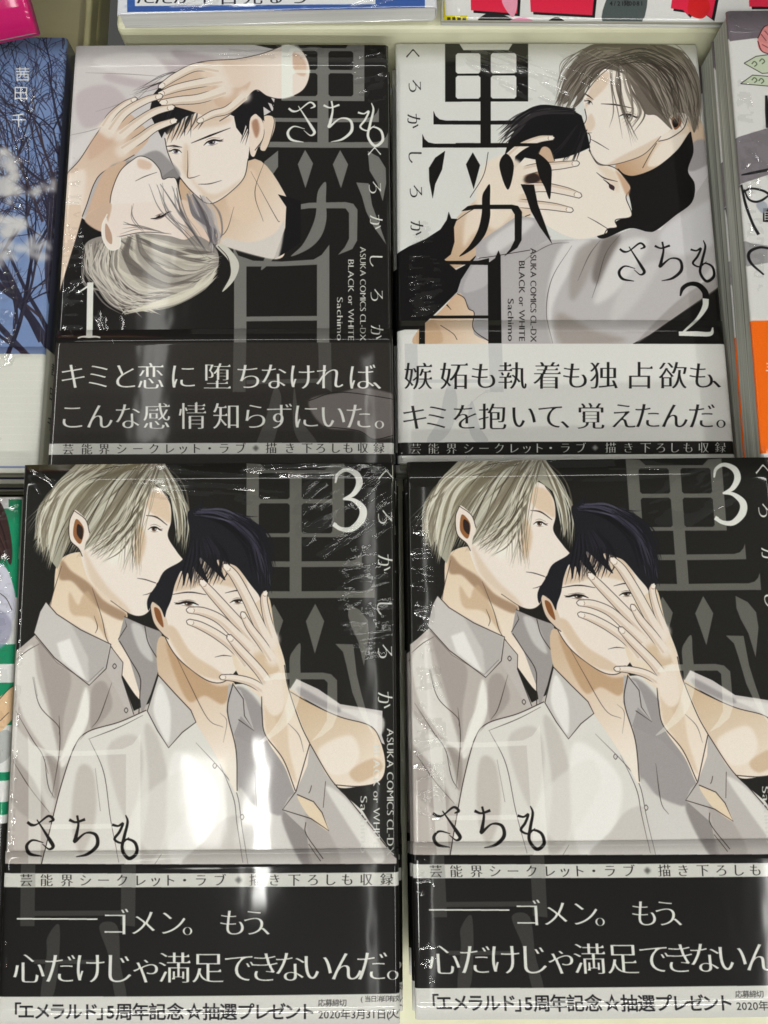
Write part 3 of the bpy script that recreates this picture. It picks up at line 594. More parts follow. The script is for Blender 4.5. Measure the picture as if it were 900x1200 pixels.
    P = [(600, 930), (612, 880), (625, 800), (600, 700), (575, 690), (560, 690), (535, 696), (520, 650), (480, 605), (430, 586), (390, 605), (330, 660), (290, 760), (280, 850), (285, 1000), (600, 1100), (720, 1050)]
    c.poly(P, (229, 217, 207)); c.line(P[2:14], 1.1, INK); c.poly([(420, 600), (480, 620), (470, 650), (420, 640)], (214, 178, 152), .8, 2); c.poly([(620, 800), (700, 840), (760, 900), (740, 1060), (640, 1080), (600, 960)], (222, 196, 176), .9, 2)
    c.line([(404, 706), (450, 684), (508, 664)], [.5, 1.2, .5], INK)
    c.view(60, 240, 4.09)
    c.poly([(170, 60), (290, 0), (600, 0), (640, 120), (600, 200), (300, 200), (240, 140)], (228, 212, 200), .9, 2)
    eye(c, 520, 54, 40, -9, -.38, 1, (150, 140, 136))
    c.poly([(50, 60), (150, 65), (240, 130), (250, 240), (300, 420), (130, 700), (-40, 700), (30, 400)], (34, 32, 32), smooth=False); c.poly([(-50, 0), (140, 0), (150, 65), (100, 220), (20, 480), (-50, 500)], (222, 196, 172), smooth=False); c.line([(148, 65), (100, 230), (20, 480)], 1.1, INK)
    c.poly([(160, 70), (245, 0), (290, 0), (270, 90), (240, 130)], (206, 172, 146), 1, 1)
    # pale hair falling
    HP = [(160, 200), (250, 150), (300, 180), (420, 140), (560, 150), (640, 170), (700, 150), (790, 210), (800, 300), (740, 390), (640, 450), (520, 485), (400, 490), (340, 525), (360, 480), (290, 440), (230, 350)]
    c.poly(HP, (150, 144, 138))
    c.strands([(330, 160), (260, 260), (330, 420), (480, 480)], [(180, 190), (200, 330), (300, 460), (400, 490)], 26, 3.4, [(186, 180, 170), (120, 112, 108), (205, 198, 188)], 31, .9, 12)
    c.strands([(420, 140), (560, 190), (700, 230), (795, 250)], [(230, 200), (360, 330), (600, 430), (780, 330)], 90, 5.0, [(176, 170, 160), (196, 190, 178), (110, 104, 100), (206, 202, 188)], 32, .9, 14)
    c.strands([(300, 170), (240, 280), (330, 420), (520, 470)], [(420, 150), (460, 260), (600, 340), (780, 320)], 10, 9, [(112, 106, 102), (212, 207, 194), (128, 122, 116)], 91, .75, 14)
    c.strands([(180, 200), (170, 320), (260, 440), (350, 520)], [(300, 200), (330, 360), (440, 470), (560, 500)], 14, 4, [(200, 195, 184), (150, 144, 138)], 92, 1, 16)
    c.strands([(330, 170), (300, 300), (420, 430), (620, 430)], [(200, 190), (180, 330), (300, 470), (420, 500)], 40, 1.8, [(206, 200, 190), (100, 94, 90), (170, 164, 156)], 81, 1, 16)
    c.strands([(180, 190), (170, 300), (280, 430)], [(150, 200), (200, 360), (380, 480)], 12, 1.0, [(190, 184, 176)], 82, 1, 14)
    c.strands([(500, 470), (650, 430), (750, 370), (800, 290)], [(340, 520), (560, 480), (720, 400), (795, 330)], 16, 4.2, [(212, 208, 192), (198, 192, 180)], 33, .9, 8)
    c.strands([(640, -50), (690, 50), (750, 140), (770, 215)], [(740, -40), (790, 60), (810, 140), (790, 210)], 26, 3.6, [(120, 116, 120), (160, 156, 158), (88, 84, 88), (190, 184, 182)], 34, .9, 12)
    c.strands([(620, -80), (640, 20), (700, 120), (760, 230)], [(460, -100), (520, 40), (640, 150), (740, 260)], 12, 1.8, [(150, 146, 146), (100, 96, 98)], 36, .9, 12)
    c.poly([(790, 200), (840, 200), (900, 280), (880, 360), (820, 420), (860, 340), (850, 270)], (200, 198, 188)); c.line([(800, 200), (850, 260), (855, 340), (815, 415)], 1, INK)
    c.strands([(400, -20), (380, 60), (430, 140)], [(300, 200), (460, 150), (620, 140)], 9, 1.0, [(80, 74, 74)], 35, .8, 10)
    c.poly([(262, 60), (245, 100), (250, 170), (285, 215), (325, 205), (333, 160), (300, 150), (275, 90)], (228, 216, 204)); c.poly([(262, 90), (290, 140), (290, 190), (262, 160)], (190, 152, 128)); c.line([(270, 45), (245, 100), (250, 170), (285, 217), (328, 205), (333, 158)], 1.2, (235, 228, 220))
    c.view()
    fig = (np.abs(c.a - pre).max(2) > .012).astype(np.float32); cut = c.m(np.array([(305, 40), (305, 130)], float))
    sel = np.zeros_like(fig); q = c.m(np.array([(312, 30), (470, 30), (470, 130), (312, 130)], float)); cv = coverage([q], c.w, c.h); sel[cv[1]:cv[3], cv[0]:cv[2]] = cv[4]
    c.clip = fig * sel; title((240, 240, 232), .62); c.clip = None
    W_ = (218, 218, 212)
    D = [(353, 143), (397, 142), (435, 146)]
    sachi(c, D, W_, 1.0)
    c.vkana('くろかしろか', [(439, 178), (440, 220), (441, 260), (441, 305), (442, 346), (442, 389)], 19, W_)
    c.vtext('ASUKA COMICS CL-DX', 425.5, 289, 400, 10, (206, 206, 200), 'latin'); c.vtext('BLACK or WHITE', 411.5, 304, 400, 10, (206, 206, 200), 'latin'); c.vtext('Sachimo', 398.5, 348, 400, 10, (206, 206, 200), 'latin')
    c.brush([([(92, 343), (98, 339), (107, 333)], [1.5, 2, 2.4]), ([(106, 331), (105.5, 360), (105, 395)], [7, 7, 7]), ([(91.5, 396.5), (97, 395), (105, 395), (113, 395), (118, 396)], [1.8, 1.9, 3, 1.9, 1.8])], W_)
    # band
    c.poly([(50, 402), (475, 402), (475, 575), (50, 575)], (60, 57, 54), smooth=False)
    g = (92, 90, 87)
    c.union([[(274, 402), (289, 402), (288, 460), (273, 460)], [(373, 402), (388, 402), (389, 460), (374, 450)], [(289, 446), (374, 444), (374, 449), (289, 451)], ('s', [(322, 455), (330, 470), (320, 520), (300, 525), (312, 490)]), ('s', [(345, 455), (352, 490), (372, 520), (355, 522), (344, 500)])], g, .8)
    c.poly([(362, 470), (400, 460), (430, 455), (475, 470), (475, 505), (440, 515), (420, 505), (380, 500)], (122, 116, 114), .9, 1); c.line([(362, 470), (400, 460), (475, 470)], .8, (40, 38, 38)); c.line([(380, 500), (420, 505), (440, 515), (475, 505)], .8, (40, 38, 38))
    c.text('キミと恋に堕ちなければ、', [86, 116, 147, 177, 215, 255, 292, 321, 354, 386, 424, 452], 441, 34, (214, 213, 208), y1=442)
    c.text('こんな感情知らずにいた。', [85, 117, 150, 184, 226, 266, 299, 328, 359, 390, 420, 455], 488, 34, (214, 213, 208), y1=488)
    c.poly([(50, 520), (475, 519), (475, 532), (50, 533)], (200, 200, 195), smooth=False)
    c.text('芸能界シークレット・ラブ◆描き下ろしも収録', [80, 102, 122.5, 143, 162, 181, 199, 215, 230, 246, 263, 282, 300, 318, 340, 360, 376, 393, 408, 425, 444], 526.5, 13.5, (50, 46, 44), y1=525)
    return c

def sachi(c, D, col, s):
    S = s / 3.53
    def T(x, y, ox, oy): return [(x + (a - ox) * S, y + (b - oy) * S) for a, b in P]
    for (x, y), (ox, oy), strokes in ((D[0], (130, 1055), [([(78, 1000), (96, 1012), (120, 1008), (165, 975), (186, 990), (168, 1000)], [3, 3.4, 1.6, 2.6, 3.4, 1.2]), ([(118, 990), (150, 1040), (172, 1075), (185, 1100), (168, 1112), (140, 1090)], [1.2, 2.6, 4.2, 4.2, 2, .6]), ([(145, 1085), (100, 1075), (75, 1100), (90, 1130), (140, 1140)], [.8, 2.2, 3.8, 3.8, 1])]),
                              (D[1], (315, 1055), [([(252, 990), (280, 1000), (318, 988)], [3.4, 2.2, 3.2]), ([(285, 972), (290, 1010), (280, 1060), (276, 1080), (320, 1045), (362, 1052), (368, 1095), (330, 1130), (282, 1142)], [2.6, 2.6, 4.2, 3.6, 1.8, 3.6, 4.4, 3.4, .8])]),
                              (D[2], (485, 1060), [([(486, 970), (494, 1000), (480, 1060), (472, 1110), (500, 1148), (532, 1125), (525, 1085), (492, 1070), (470, 1092)], [1.2, 3, 3.6, 3.6, 4, 4, 3.4, 2.2, .8]), ([(430, 1010), (455, 1015), (475, 1005), (460, 1040), (440, 1070), (470, 1085), (500, 1062)], [3, 2.2, 2.8, 3, 3, 2, .6])])):
        for P, w in strokes: c.line(T(x, y, ox, oy), [q * s * .85 for q in w], col)

def art2():
    c = Canvas(BW, BH, quad(POSE['b2']), (212, 212, 208)); c.figures = True
    K = (34, 32, 30)
    dots = [dict(p=[(521.6, 177), (518, 199), (510, 216), (507, 233), (503, 212), (502.6, 197), (510, 185)]), dict(p=[(554, 179), (562.5, 194), (555, 222), (546, 193)]), dict(p=[(593, 180.6), (602, 195), (595, 223), (585, 194.5)]),
            dict(p=[(627, 180.6), (638, 186), (645.6, 196.5), (646, 212), (644, 234), (638, 220), (631, 205)])]
    def title(col, al, d):
        kuro(c, ((521.6, 534), (563, 575), (605, 618.7)), (47, 62.5, 86.5, 89, 116, 119.5), None, col, al,
             dict(y=((141, 146), (168, 173)), x3=(508, 634), x4=(495, 651)), d)
    title(K, 1, dots)
    # ---- grey shirt filling the lower right
    c.view(560, 220, 3.0)
    c.poly([(60, 100), (160, 110), (260, 185), (440, 182), (540, 145), (640, 150), (700, 80), (780, -60), (900, -100), (900, 560), (-60, 560), (-120, 300), (0, 260)], (186, 182, 182), smooth=False)
    for P, col, so in (([(60, 250), (130, 220), (240, 200), (300, 200), (250, 320), (240, 440), (260, 560), (60, 560)], (176, 172, 172), 3), ([(300, 200), (400, 190), (320, 300), (260, 430), (270, 560), (245, 480), (250, 330)], (216, 213, 212), 3),
                       ([(430, 190), (500, 170), (460, 260), (420, 340), (400, 300)], (120, 112, 108), 5), ([(350, 220), (430, 190), (380, 330), (330, 400), (320, 330)], (160, 154, 150), 5), ([(500, 200), (600, 190), (520, 330), (440, 400), (410, 390)], (214, 212, 210), 5),
                       ([(540, 300), (640, 260), (560, 400), (470, 480), (480, 400)], (200, 197, 196), 6), ([(640, 160), (780, 60), (850, 40), (850, 180), (700, 240)], (206, 204, 206), 5), ([(280, 440), (400, 500), (520, 540), (300, 560)], (160, 152, 146), 6),
                       ([(620, 480), (760, 380), (850, 320), (850, 250), (720, 400)], (214, 211, 210), 3), ([(-60, 430), (40, 380), (60, 560), (-60, 560)], (150, 146, 146), 3)):
        c.poly(P, col, .85, so)
    for P in ([(430, 185), (390, 240), (350, 330)], [(500, 165), (450, 230), (420, 330), (400, 390)], [(160, 260), (200, 230), (260, 200), (320, 195)], [(330, 205), (260, 320), (240, 440), (262, 550)]): c.line(P, [.3, 1, .3], (90, 84, 82), .8)
    c.poly([(525, 560), (600, 520), (700, 450), (850, 345), (870, 560)], (36, 34, 33), smooth=False); c.poly([(560, 540), (700, 400), (850, 300), (852, 345), (700, 450), (600, 520)], (156, 150, 148), .8, 1)
    # ---- arm and black sleeve at left
    c.view(450, 230, 4.09)
    c.poly([(440, 20), (560, -60), (700, -120), (760, -60), (700, 100), (560, 190), (430, 300), (330, 350), (290, 320), (330, 230), (330, 130)], ((218, 196, 172), (200, 164, 128), (500, 0), (330, 330)))
    c.poly([(400, 80), (480, 60), (560, 10), (540, 100), (430, 180), (380, 240)], (228, 212, 194), .8, 3); c.line([(330, 130), (400, 80), (470, 40)], 1, INK); c.line([(440, 290), (540, 200), (660, 110), (700, 90)], 1.2, INK)
    c.poly([(440, 230), (640, 95), (740, 110), (800, 200), (700, 260), (540, 320), (440, 290)], (176, 172, 173), smooth=False); c.poly([(500, 220), (640, 120), (720, 130), (620, 220), (520, 280)], (212, 209, 208), .8, 3); c.line([(445, 300), (520, 290), (640, 270), (700, 260)], 1, INK)
    c.poly([(310, 75), (322, 108), (350, 110), (335, 150), (338, 220), (320, 280), (290, 305), (345, 355), (390, 330), (440, 285), (425, 350), (370, 400), (350, 460), (290, 520), (165, 640), (100, 640), (60, 650), (60, 275), (120, 240), (200, 205), (270, 160), (300, 115)], (32, 30, 31), smooth=False)
    c.poly([(440, 290), (500, 330), (500, 560), (510, 700), (430, 660), (430, 560), (385, 490), (350, 465), (370, 400)], (168, 165, 167), smooth=False); c.poly([(430, 330), (500, 330), (500, 420), (380, 460)], (188, 185, 186), .8, 1)
    c.poly([(165, 640), (260, 560), (350, 468), (385, 490), (405, 540), (432, 560), (428, 640), (440, 670), (510, 702), (520, 720), (165, 720)], ((206, 168, 130), (224, 204, 182), (250, 560), (480, 700))); c.line([(350, 468), (385, 490), (405, 540), (432, 560), (428, 640), (510, 702)], 1.1, INK)
    c.line([(270, 620), (330, 660), (350, 690)], .8, INK); c.line([(300, 520), (322, 545)], [2, .5], INK); c.poly([(165, 650), (240, 600), (280, 700), (165, 715)], (196, 156, 116), .7, 2)
    # ---- taller man: neck, black polo neck, sleeve behind
    c.view(620, 40, 3.75)
    c.poly([(700, 420), (760, 380), (790, 480), (800, 600), (720, 720), (690, 560)], (200, 196, 198), smooth=False); c.poly([(700, 370), (745, 360), (780, 470), (720, 480), (695, 430)], (212, 182, 152)); c.poly([(720, 480), (780, 470), (795, 560), (700, 600)], (160, 156, 158), .9, 1)
    c.poly([(380, 575), (430, 625), (560, 590), (700, 440), (650, 390), (500, 520)], ((196, 152, 112), (222, 200, 176), (400, 590), (600, 480))); c.poly([(520, 580), (560, 500), (600, 470), (690, 440), (600, 560)], (228, 214, 198), .9, 1.5); c.line([(498, 590), (530, 530), (560, 480)], .9, INK)
    c.poly([(388, 592), (420, 618), (470, 622), (560, 585), (650, 510), (705, 432), (715, 450), (722, 520), (698, 600), (728, 660), (715, 740), (640, 800), (560, 862), (520, 870), (440, 855), (330, 900), (300, 880), (390, 820), (450, 790), (420, 650)], (33, 31, 31))
    P = [(320, 160), (280, 210), (240, 270), (244, 330), (250, 380), (222, 425), (262, 440), (268, 470), (262, 495), (275, 530), (300, 566), (345, 578), (430, 560), (510, 525), (580, 450), (620, 420), (640, 350), (560, 250), (430, 165)]
    c.poly(P, (228, 217, 205)); c.line(P[3:15], 1.2, INK)
    c.poly([(300, 190), (350, 170), (340, 230), (270, 300), (245, 330), (260, 260)], (214, 184, 156), .7, 2); c.poly([(270, 350), (240, 420), (262, 435), (290, 400)], (216, 188, 162), .7, 2); c.poly([(345, 578), (430, 560), (510, 525), (580, 450), (500, 490), (400, 540)], (210, 178, 148), .6, 2)
    c.line([(266, 462), (300, 480), (350, 510)], [.5, 1.4, .5], INK); c.line([(222, 428), (250, 436), (275, 436)], [.5, 1.2, .4], INK)
    c.line([(315, 308), (380, 312), (460, 328)], [.5, 2, .6], (56, 50, 46)); c.line([(238, 262), (258, 272), (282, 290)], [.4, 1.8, .5], (56, 50, 46))
    eye(c, 432, 364, 34, 13, .1, 1, (112, 112, 108)); eye(c, 262, 303, 16, 11, .35, -1, (112, 112, 108))
    c.poly([(612, 365), (640, 345), (690, 350), (680, 410), (620, 455), (570, 470), (590, 440), (625, 420)], (226, 212, 198)); c.poly([(625, 370), (660, 358), (668, 395), (640, 420)], (150, 105, 76)); c.poly([(630, 380), (655, 368), (655, 400), (638, 410)], (36, 32, 32)); c.line([(612, 365), (642, 345), (692, 350), (680, 412), (620, 457), (568, 472)], 1.2, INK)
    H = [(250, 60), (330, 38), (480, 36), (600, 50), (690, 110), (745, 200), (758, 300), (735, 410), (722, 430), (700, 360), (650, 345), (615, 370), (628, 420), (560, 360), (510, 350), (470, 270), (430, 190), (400, 170), (330, 155), (300, 190), (250, 240), (235, 290), (190, 330), (210, 270), (150, 310), (170, 250), (120, 300), (170, 190), (210, 110)]
    c.poly(H, (116, 108, 99)); c.strands([(500, 40), (640, 70), (740, 200), (750, 400)], [(560, 50), (620, 140), (700, 260), (725, 420)], 40, 3.4, [(138, 130, 120), (92, 84, 76), (124, 116, 106)], 48, .9, 8)
    c.strands([(400, 120), (520, 90), (660, 180), (740, 380)], [(400, 140), (470, 200), (560, 300), (640, 400)], 44, 3.4, [(138, 130, 120), (92, 84, 76), (152, 144, 134), (104, 96, 88)], 41, .9, 10)
    c.strands([(400, 110), (300, 120), (210, 210), (150, 300)], [(400, 60), (280, 70), (180, 160), (120, 290)], 26, 3.2, [(138, 130, 120), (92, 84, 76), (150, 142, 132)], 42, .9, 10)
    c.strands([(390, 130), (400, 220), (420, 330), (480, 480)], [(340, 120), (340, 220), (360, 330), (310, 430)], 9, 1.8, [(100, 92, 84), (128, 120, 110)], 43, 1, 10)
    c.strands([(420, 130), (460, 250), (520, 350), (470, 450)], [(400, 130), (420, 230), (430, 330), (400, 380)], 8, 2.2, [(108, 100, 92), (128, 120, 110)], 44, 1, 9)
    c.strands([(600, 50), (700, 100), (750, 220)], [(500, 36), (640, 60), (740, 150)], 10, 1.2, [(110, 102, 94)], 45, 1, 8); c.strands([(380, 50), (250, 60), (150, 130), (130, 210)], [(320, 40), (220, 90), (150, 180), (120, 260)], 7, 1, [(110, 102, 94)], 46, 1, 8)
    c.strands([(420, 90), (560, 160), (650, 280), (700, 420)], [(400, 130), (470, 200), (540, 300), (600, 380)], 9, 8, [(86, 79, 71), (148, 140, 130)], 93, .7, 10)
    c.strands([(300, 70), (200, 140), (150, 230), (110, 320)], [(380, 100), (290, 170), (240, 260), (190, 350)], 14, 4, [(104, 96, 88), (140, 132, 122)], 94, 1, 10)
    c.strands([(400, 110), (500, 200), (560, 300), (600, 380)], [(520, 60), (680, 130), (745, 260), (735, 400)], 60, 1.5, [(150, 142, 132), (80, 74, 66)], 83, .9, 10)
    c.strands([(380, 90), (250, 110), (170, 200), (110, 310)], [(390, 120), (300, 180), (250, 260), (200, 340)], 26, 1.4, [(150, 142, 132), (80, 74, 66)], 84, .9, 10)
    c.strands([(330, 110), (500, 60), (640, 120), (700, 200)], [(400, 140), (520, 140), (600, 220), (640, 300)], 24, 1.1, [(62, 56, 50)], 47, .9, 9)
    # ---- man held close: face, hair, hand
    P = [(-40, 560), (60, 540), (200, 530), (262, 512), (300, 572), (350, 580), (390, 600), (430, 650), (445, 680), (425, 720), (450, 800), (380, 818), (385, 850), (345, 858), (330, 880), (200, 900), (60, 830), (0, 740)]
    c.poly(P, (228, 216, 202)); c.line(P[3:15], 1.2, INK); c.poly([(380, 600), (440, 665), (430, 715), (400, 650)], (200, 150, 110), .8, 2); c.poly([(300, 580), (380, 610), (390, 700), (330, 620)], (218, 192, 164), .6, 3)
    c.line([(295, 610), (330, 635), (388, 650)], [.6, 2, .6], INK); c.line([(325, 640), (350, 660), (372, 690)], [.6, 2.4, .8], INK); c.poly([(352, 660), (374, 672), (370, 688), (352, 678)], (70, 52, 56)); c.line([(256, 806), (300, 830), (345, 858)], [.4, 1.2, .8], INK)
    c.poly([(-90, 470), (-50, 400), (10, 350), (100, 330), (180, 330), (230, 360), (255, 440), (268, 500), (225, 520), (160, 545), (60, 560), (-20, 545), (-70, 600), (-60, 530), (-110, 540)], (32, 30, 32), smooth=False)
    c.strands([(200, 350), (40, 360), (-60, 440), (-120, 500)], [(200, 330), (60, 320), (-40, 350), (-130, 420)], 18, 2.6, [(32, 30, 32), (62, 58, 60)], 51, 1, 9); c.strands([(200, 400), (120, 480), (60, 560)], [(250, 420), (240, 500), (210, 560)], 16, 2.0, [(32, 30, 32), (50, 47, 50)], 52, 1, 9)
    c.poly([(30, 560), (55, 500), (90, 505), (110, 560), (70, 590)], (204, 168, 136)); c.line([(30, 560), (55, 500), (90, 505), (112, 560)], 1.1, INK); c.poly([(-40, 640), (20, 600), (90, 640), (40, 680)], (180, 130, 92), .9, 1); c.poly([(-30, 640), (20, 612), (50, 640), (10, 660)], (50, 40, 38), .9, 1)
    finger(c, [(105, 458), (40, 465), (-40, 500), (-110, 560)], 9.5); finger(c, [(212, 570), (130, 580), (30, 590), (-80, 620)], 10.5)
    finger(c, [(222, 712), (150, 690), (50, 675), (-80, 690)], 11); finger(c, [(185, 776), (100, 760), (0, 750), (-100, 740)], 10)
    c.poly([(-180, 560), (-90, 540), (-20, 600), (-60, 760), (-150, 860), (-230, 760), (-220, 640)], (226, 210, 190), .95, 3); c.line([(-180, 520), (-200, 620), (-260, 720)], .9, INK)
    c.view()
    c.union([('s', [(574, 217), (574, 238), (574, 256), (568, 276), (554, 292), (538, 301), (550, 288), (560, 270), (564.5, 250), (565, 231), (569, 222)]),
             [(540.5, 248), (548, 242), (556, 240.5), (600, 240.5), (607, 242), (611.5, 249), (611, 282), (606, 291), (590.5, 301), (598, 292), (603, 282), (603, 252), (599, 245.5), (556, 245.5), (548, 247)],
             [(610, 216.5), (625.5, 217), (630, 240), (638, 262), (647, 287), (632, 266), (622, 248), (616, 230)], ('s', dots[3]['p']), ('s', dots[2]['p']),
             [(534, 168), (651, 168.5), (651, 172), (534, 172.5)],
             [(571.5, 309), (580, 303), (584, 294), (586.5, 300), (587.5, 404), (572, 404)], [(498, 306), (560, 306), (573, 303), (573, 311), (498, 309.5)], [(498, 370), (573, 370), (573, 373.5), (498, 373.5)], [(492, 300), (498, 300), (498, 404), (491, 404)]], K, 1)
    c.vkana('くろかしろか', [(484, 63), (486.7, 101), (485, 141.5), (486.7, 183.5), (488, 224.6), (488.6, 267)], 19, (44, 42, 40))
    c.vtext('ASUKA COMICS CL-DX', 625, 291, 402, 10, (50, 48, 47), 'latin'); c.vtext('BLACK or WHITE', 611.5, 306, 401, 10, (50, 48, 47), 'latin'); c.vtext('Sachimo', 598.5, 350, 401, 10, (50, 48, 47), 'latin')
    sachi(c, [(740, 307), (784, 306), (824, 306)], (30, 28, 28), .95)
    c.brush([([(797, 347), (800, 338), (808, 333), (818, 334), (826, 342), (827, 350)], [1.5, 4.5, 4.5, 6, 7, 7])], (30, 28, 28))
    c.brush([([(827, 350), (826, 360), (817, 374), (803, 387), (797, 393)], [7, 6.5, 3.5, 2.5, 2]), ([(795, 391.5), (815, 391.5), (832, 391.5), (835, 384)], [5, 6, 5, 1.2])], (214, 214, 208))
    # band
    c.poly([(455, 403.5), (880, 403.5), (880, 580), (455, 580)], (214, 213, 209), smooth=False)
    c.union([[(474, 403), (489, 403), (490, 445), (475, 445)], [(572, 403), (588, 403), (590, 460), (574, 460)], ('s', [(528, 446), (536, 470), (530, 500), (516, 517), (500, 517), (515, 490), (520, 465)]), [(590, 445), (480, 445), (480, 449), (590, 449)], ('s', [(553, 470), (562, 500), (572, 517), (556, 517), (548, 495)])], (196, 196, 195), 1)
    c.text('嫉妬も執着も独占欲も、', [490, 532, 567, 600, 641, 674, 707, 749, 788, 822, 850], 441, 35, (44, 42, 42), y1=440)
    c.text('キミを抱いて、覚えたんだ。', [486, 512, 545, 577, 613, 645, 672, 692, 730, 758, 790, 822, 855], 489, 34, (44, 42, 42), y1=487)
    c.poly([(455, 519), (880, 517), (880, 532), (455, 534)], (38, 36, 34), smooth=False)
    c.text('芸能界シークレット・ラブ◆描き下ろしも収録', [487, 508, 529, 549, 567, 585, 602, 617, 631, 645, 662, 680, 697, 715, 736, 756, 774, 790, 806, 824, 844], 526, 13.5, (206, 206, 202), y1=524.5)
    return c
POSE['tree'] = (-258.0, 238.6, -282.0, -.47, .16, .07); POSE['green'] = (-256.9, 42.9, -268.5, .6, 0, 1.17); POSE['right'] = (134.1, 238.2, -268.0, .12, 0, .28)
POSE['pink'] = (-278.8, 363.1, -199.1, 32.00, -9.55, 4.05); POSE['white'] = (-111.5, 423.6, -276.0, -.7, 0, 1.52); POSE['mag'] = (25.3, 502.3, -280.5, 0, 0, -.58)

def art_tree():
    c = Canvas(BW, BH, quad(POSE['tree']), (122, 142, 180)); r = random.Random(5)
    for _ in range(40):
        x, y = r.uniform(-60, 90), r.uniform(30, 420); c.poly([(x + r.uniform(-30, 30), y + r.uniform(-20, 20)) for _ in range(6)], r.choice([(140, 160, 196), (108, 130, 172), (152, 170, 202)]), .4, 8)
    def branch(x, y, a, L, w, d):
        pts = [(x, y)]; n = 4
        for i in range(n):
            a += r.gauss(0, .13); x += math.cos(a) * L / n; y -= math.sin(a) * L / n; pts.append((x, y))
        c.line(pts, [w, w * .85, w * .6], r.choice([(52, 50, 66), (60, 58, 74), (44, 42, 58), (70, 60, 66)]), .95)
        if d > 0:
            for i in range(r.choice([2, 3, 3])): j = r.choice([1, 2, 3, 4]); branch(pts[j][0], pts[j][1], a + r.choice([-1, 1]) * r.uniform(.2, .75), L * r.uniform(.55, .85), w * .6, d - 1)
    for x, y, a, L, w in ((62, 415, 1.9, 150, 10), (30, 415, 2.3, 140, 7), (72, 410, 1.62, 190, 8), (-20, 400, 1.9, 150, 8), (60, 400, 1.75, 120, 5), (66, 380, 1.5, 130, 5), (48, 400, 2.1, 150, 6), (20, 380, 1.7, 130, 4), (10, 415, 1.5, 160, 5), (75, 330, 1.9, 130, 4), (78, 250, 2.0, 120, 3.5), (40, 420, 2.8, 110, 4), (80, 180, 2.2, 110, 3), (50, 260, 1.9, 130, 3)): branch(x, y, a, L, w, 5)
    for _ in range(260):
        x, y = r.uniform(-10, 84), r.uniform(40, 260); a = r.uniform(.5, 2.6); L = r.uniform(10, 26); c.line([(x, y), (x + math.cos(a) * L / 2 + r.gauss(0, 2), y - math.sin(a) * L / 2), (x + math.cos(a) * L, y - math.sin(a) * L)], r.uniform(.5, 1.3), (62, 60, 78), .8)
    for (x, y, s) in ((5, 190, 14), (20, 200, 10), (8, 225, 15), (42, 222, 8), (60, 218, 7), (0, 255, 18), (15, 270, 16), (40, 290, 15), (8, 300, 14), (55, 285, 8), (-15, 220, 22), (-30, 280, 26)):
        for _ in range(9):
            a, b = x + r.gauss(0, s * .6), y + r.gauss(0, s * .45); q = s * r.uniform(.3, .7)
            c.poly([(a + q * math.cos(t) * r.uniform(.6, 1.2), b + q * .7 * math.sin(t) * r.uniform(.6, 1.2)) for t in np.linspace(0, 6.28, 7)[:-1]], r.choice([(200, 198, 196), (182, 182, 184), (208, 206, 202)]), .72, 5)
    W_ = (222, 222, 222)
    for ch, x, y, s in (('茜', 26.5, 87, 18), ('田', 24.5, 109, 18), ('千', 22, 141, 18)): c.text(ch, [x], y, s, W_, 'plain')
    c.poly([(-400, 415), (90, 415), (90, 600), (-400, 600)], (208, 208, 200), smooth=False)
    for y in range(420, 545, 9): c.line([(-60, y), (60, y - 1)], 1, (216, 216, 208), .5)
    c.line([(-60, 547.5), (60, 547.5)], 2, (130, 140, 175))
    return c

def art_green():
    c = Canvas(BW, BH, quad(POSE['green']), (214, 214, 212)); g = (38, 140, 104)
    for y0, y1 in ((596, 640), (655, 700), (755, 778), (800, 850), (905, 915), (940, 955)): c.poly([(-300, y0), (30, y0), (30, y1), (-300, y1)], g, smooth=False)
    c.poly([(10, 585), (24, 585), (20, 660), (10, 655)], g, smooth=False)
    c.poly([(-60, 600), (-10, 585), (6, 600), (14, 640), (12, 662), (2, 650), (-10, 690), (-60, 690)], (70, 52, 50)); c.strands([(-20, 590), (0, 610), (12, 660)], [(-40, 600), (-20, 640), (0, 670)], 14, 1.6, [(96, 70, 64), (44, 34, 34)], 61, .9, 3)
    c.poly([(-40, 670), (0, 660), (16, 690), (14, 730), (-10, 745), (-40, 740)], (196, 196, 208)); c.poly([(-40, 720), (0, 715), (14, 735), (0, 760), (-40, 765)], (150, 150, 170), .8, 2)
    c.line([(-10, 690), (6, 700), (14, 715)], 1, INK)
    c.poly([(-30, 840), (6, 812), (18, 800), (14, 830), (8, 850), (-30, 880)], (214, 184, 150)); c.line([(-10, 830), (6, 812), (18, 800)], 1, INK); c.line([(0, 845), (10, 835)], .8, INK)
    c.poly([(-30, 880), (8, 855), (8, 890), (-30, 900)], (176, 178, 176))
    c.poly([(-300, 968), (30, 965), (30, 1300), (-300, 1300)], (46, 44, 42), smooth=False)
    for y in range(985, 1240, 17): c.line([(-60, y), (-2, y - 6)], 2.5, (150, 150, 146))
    return c

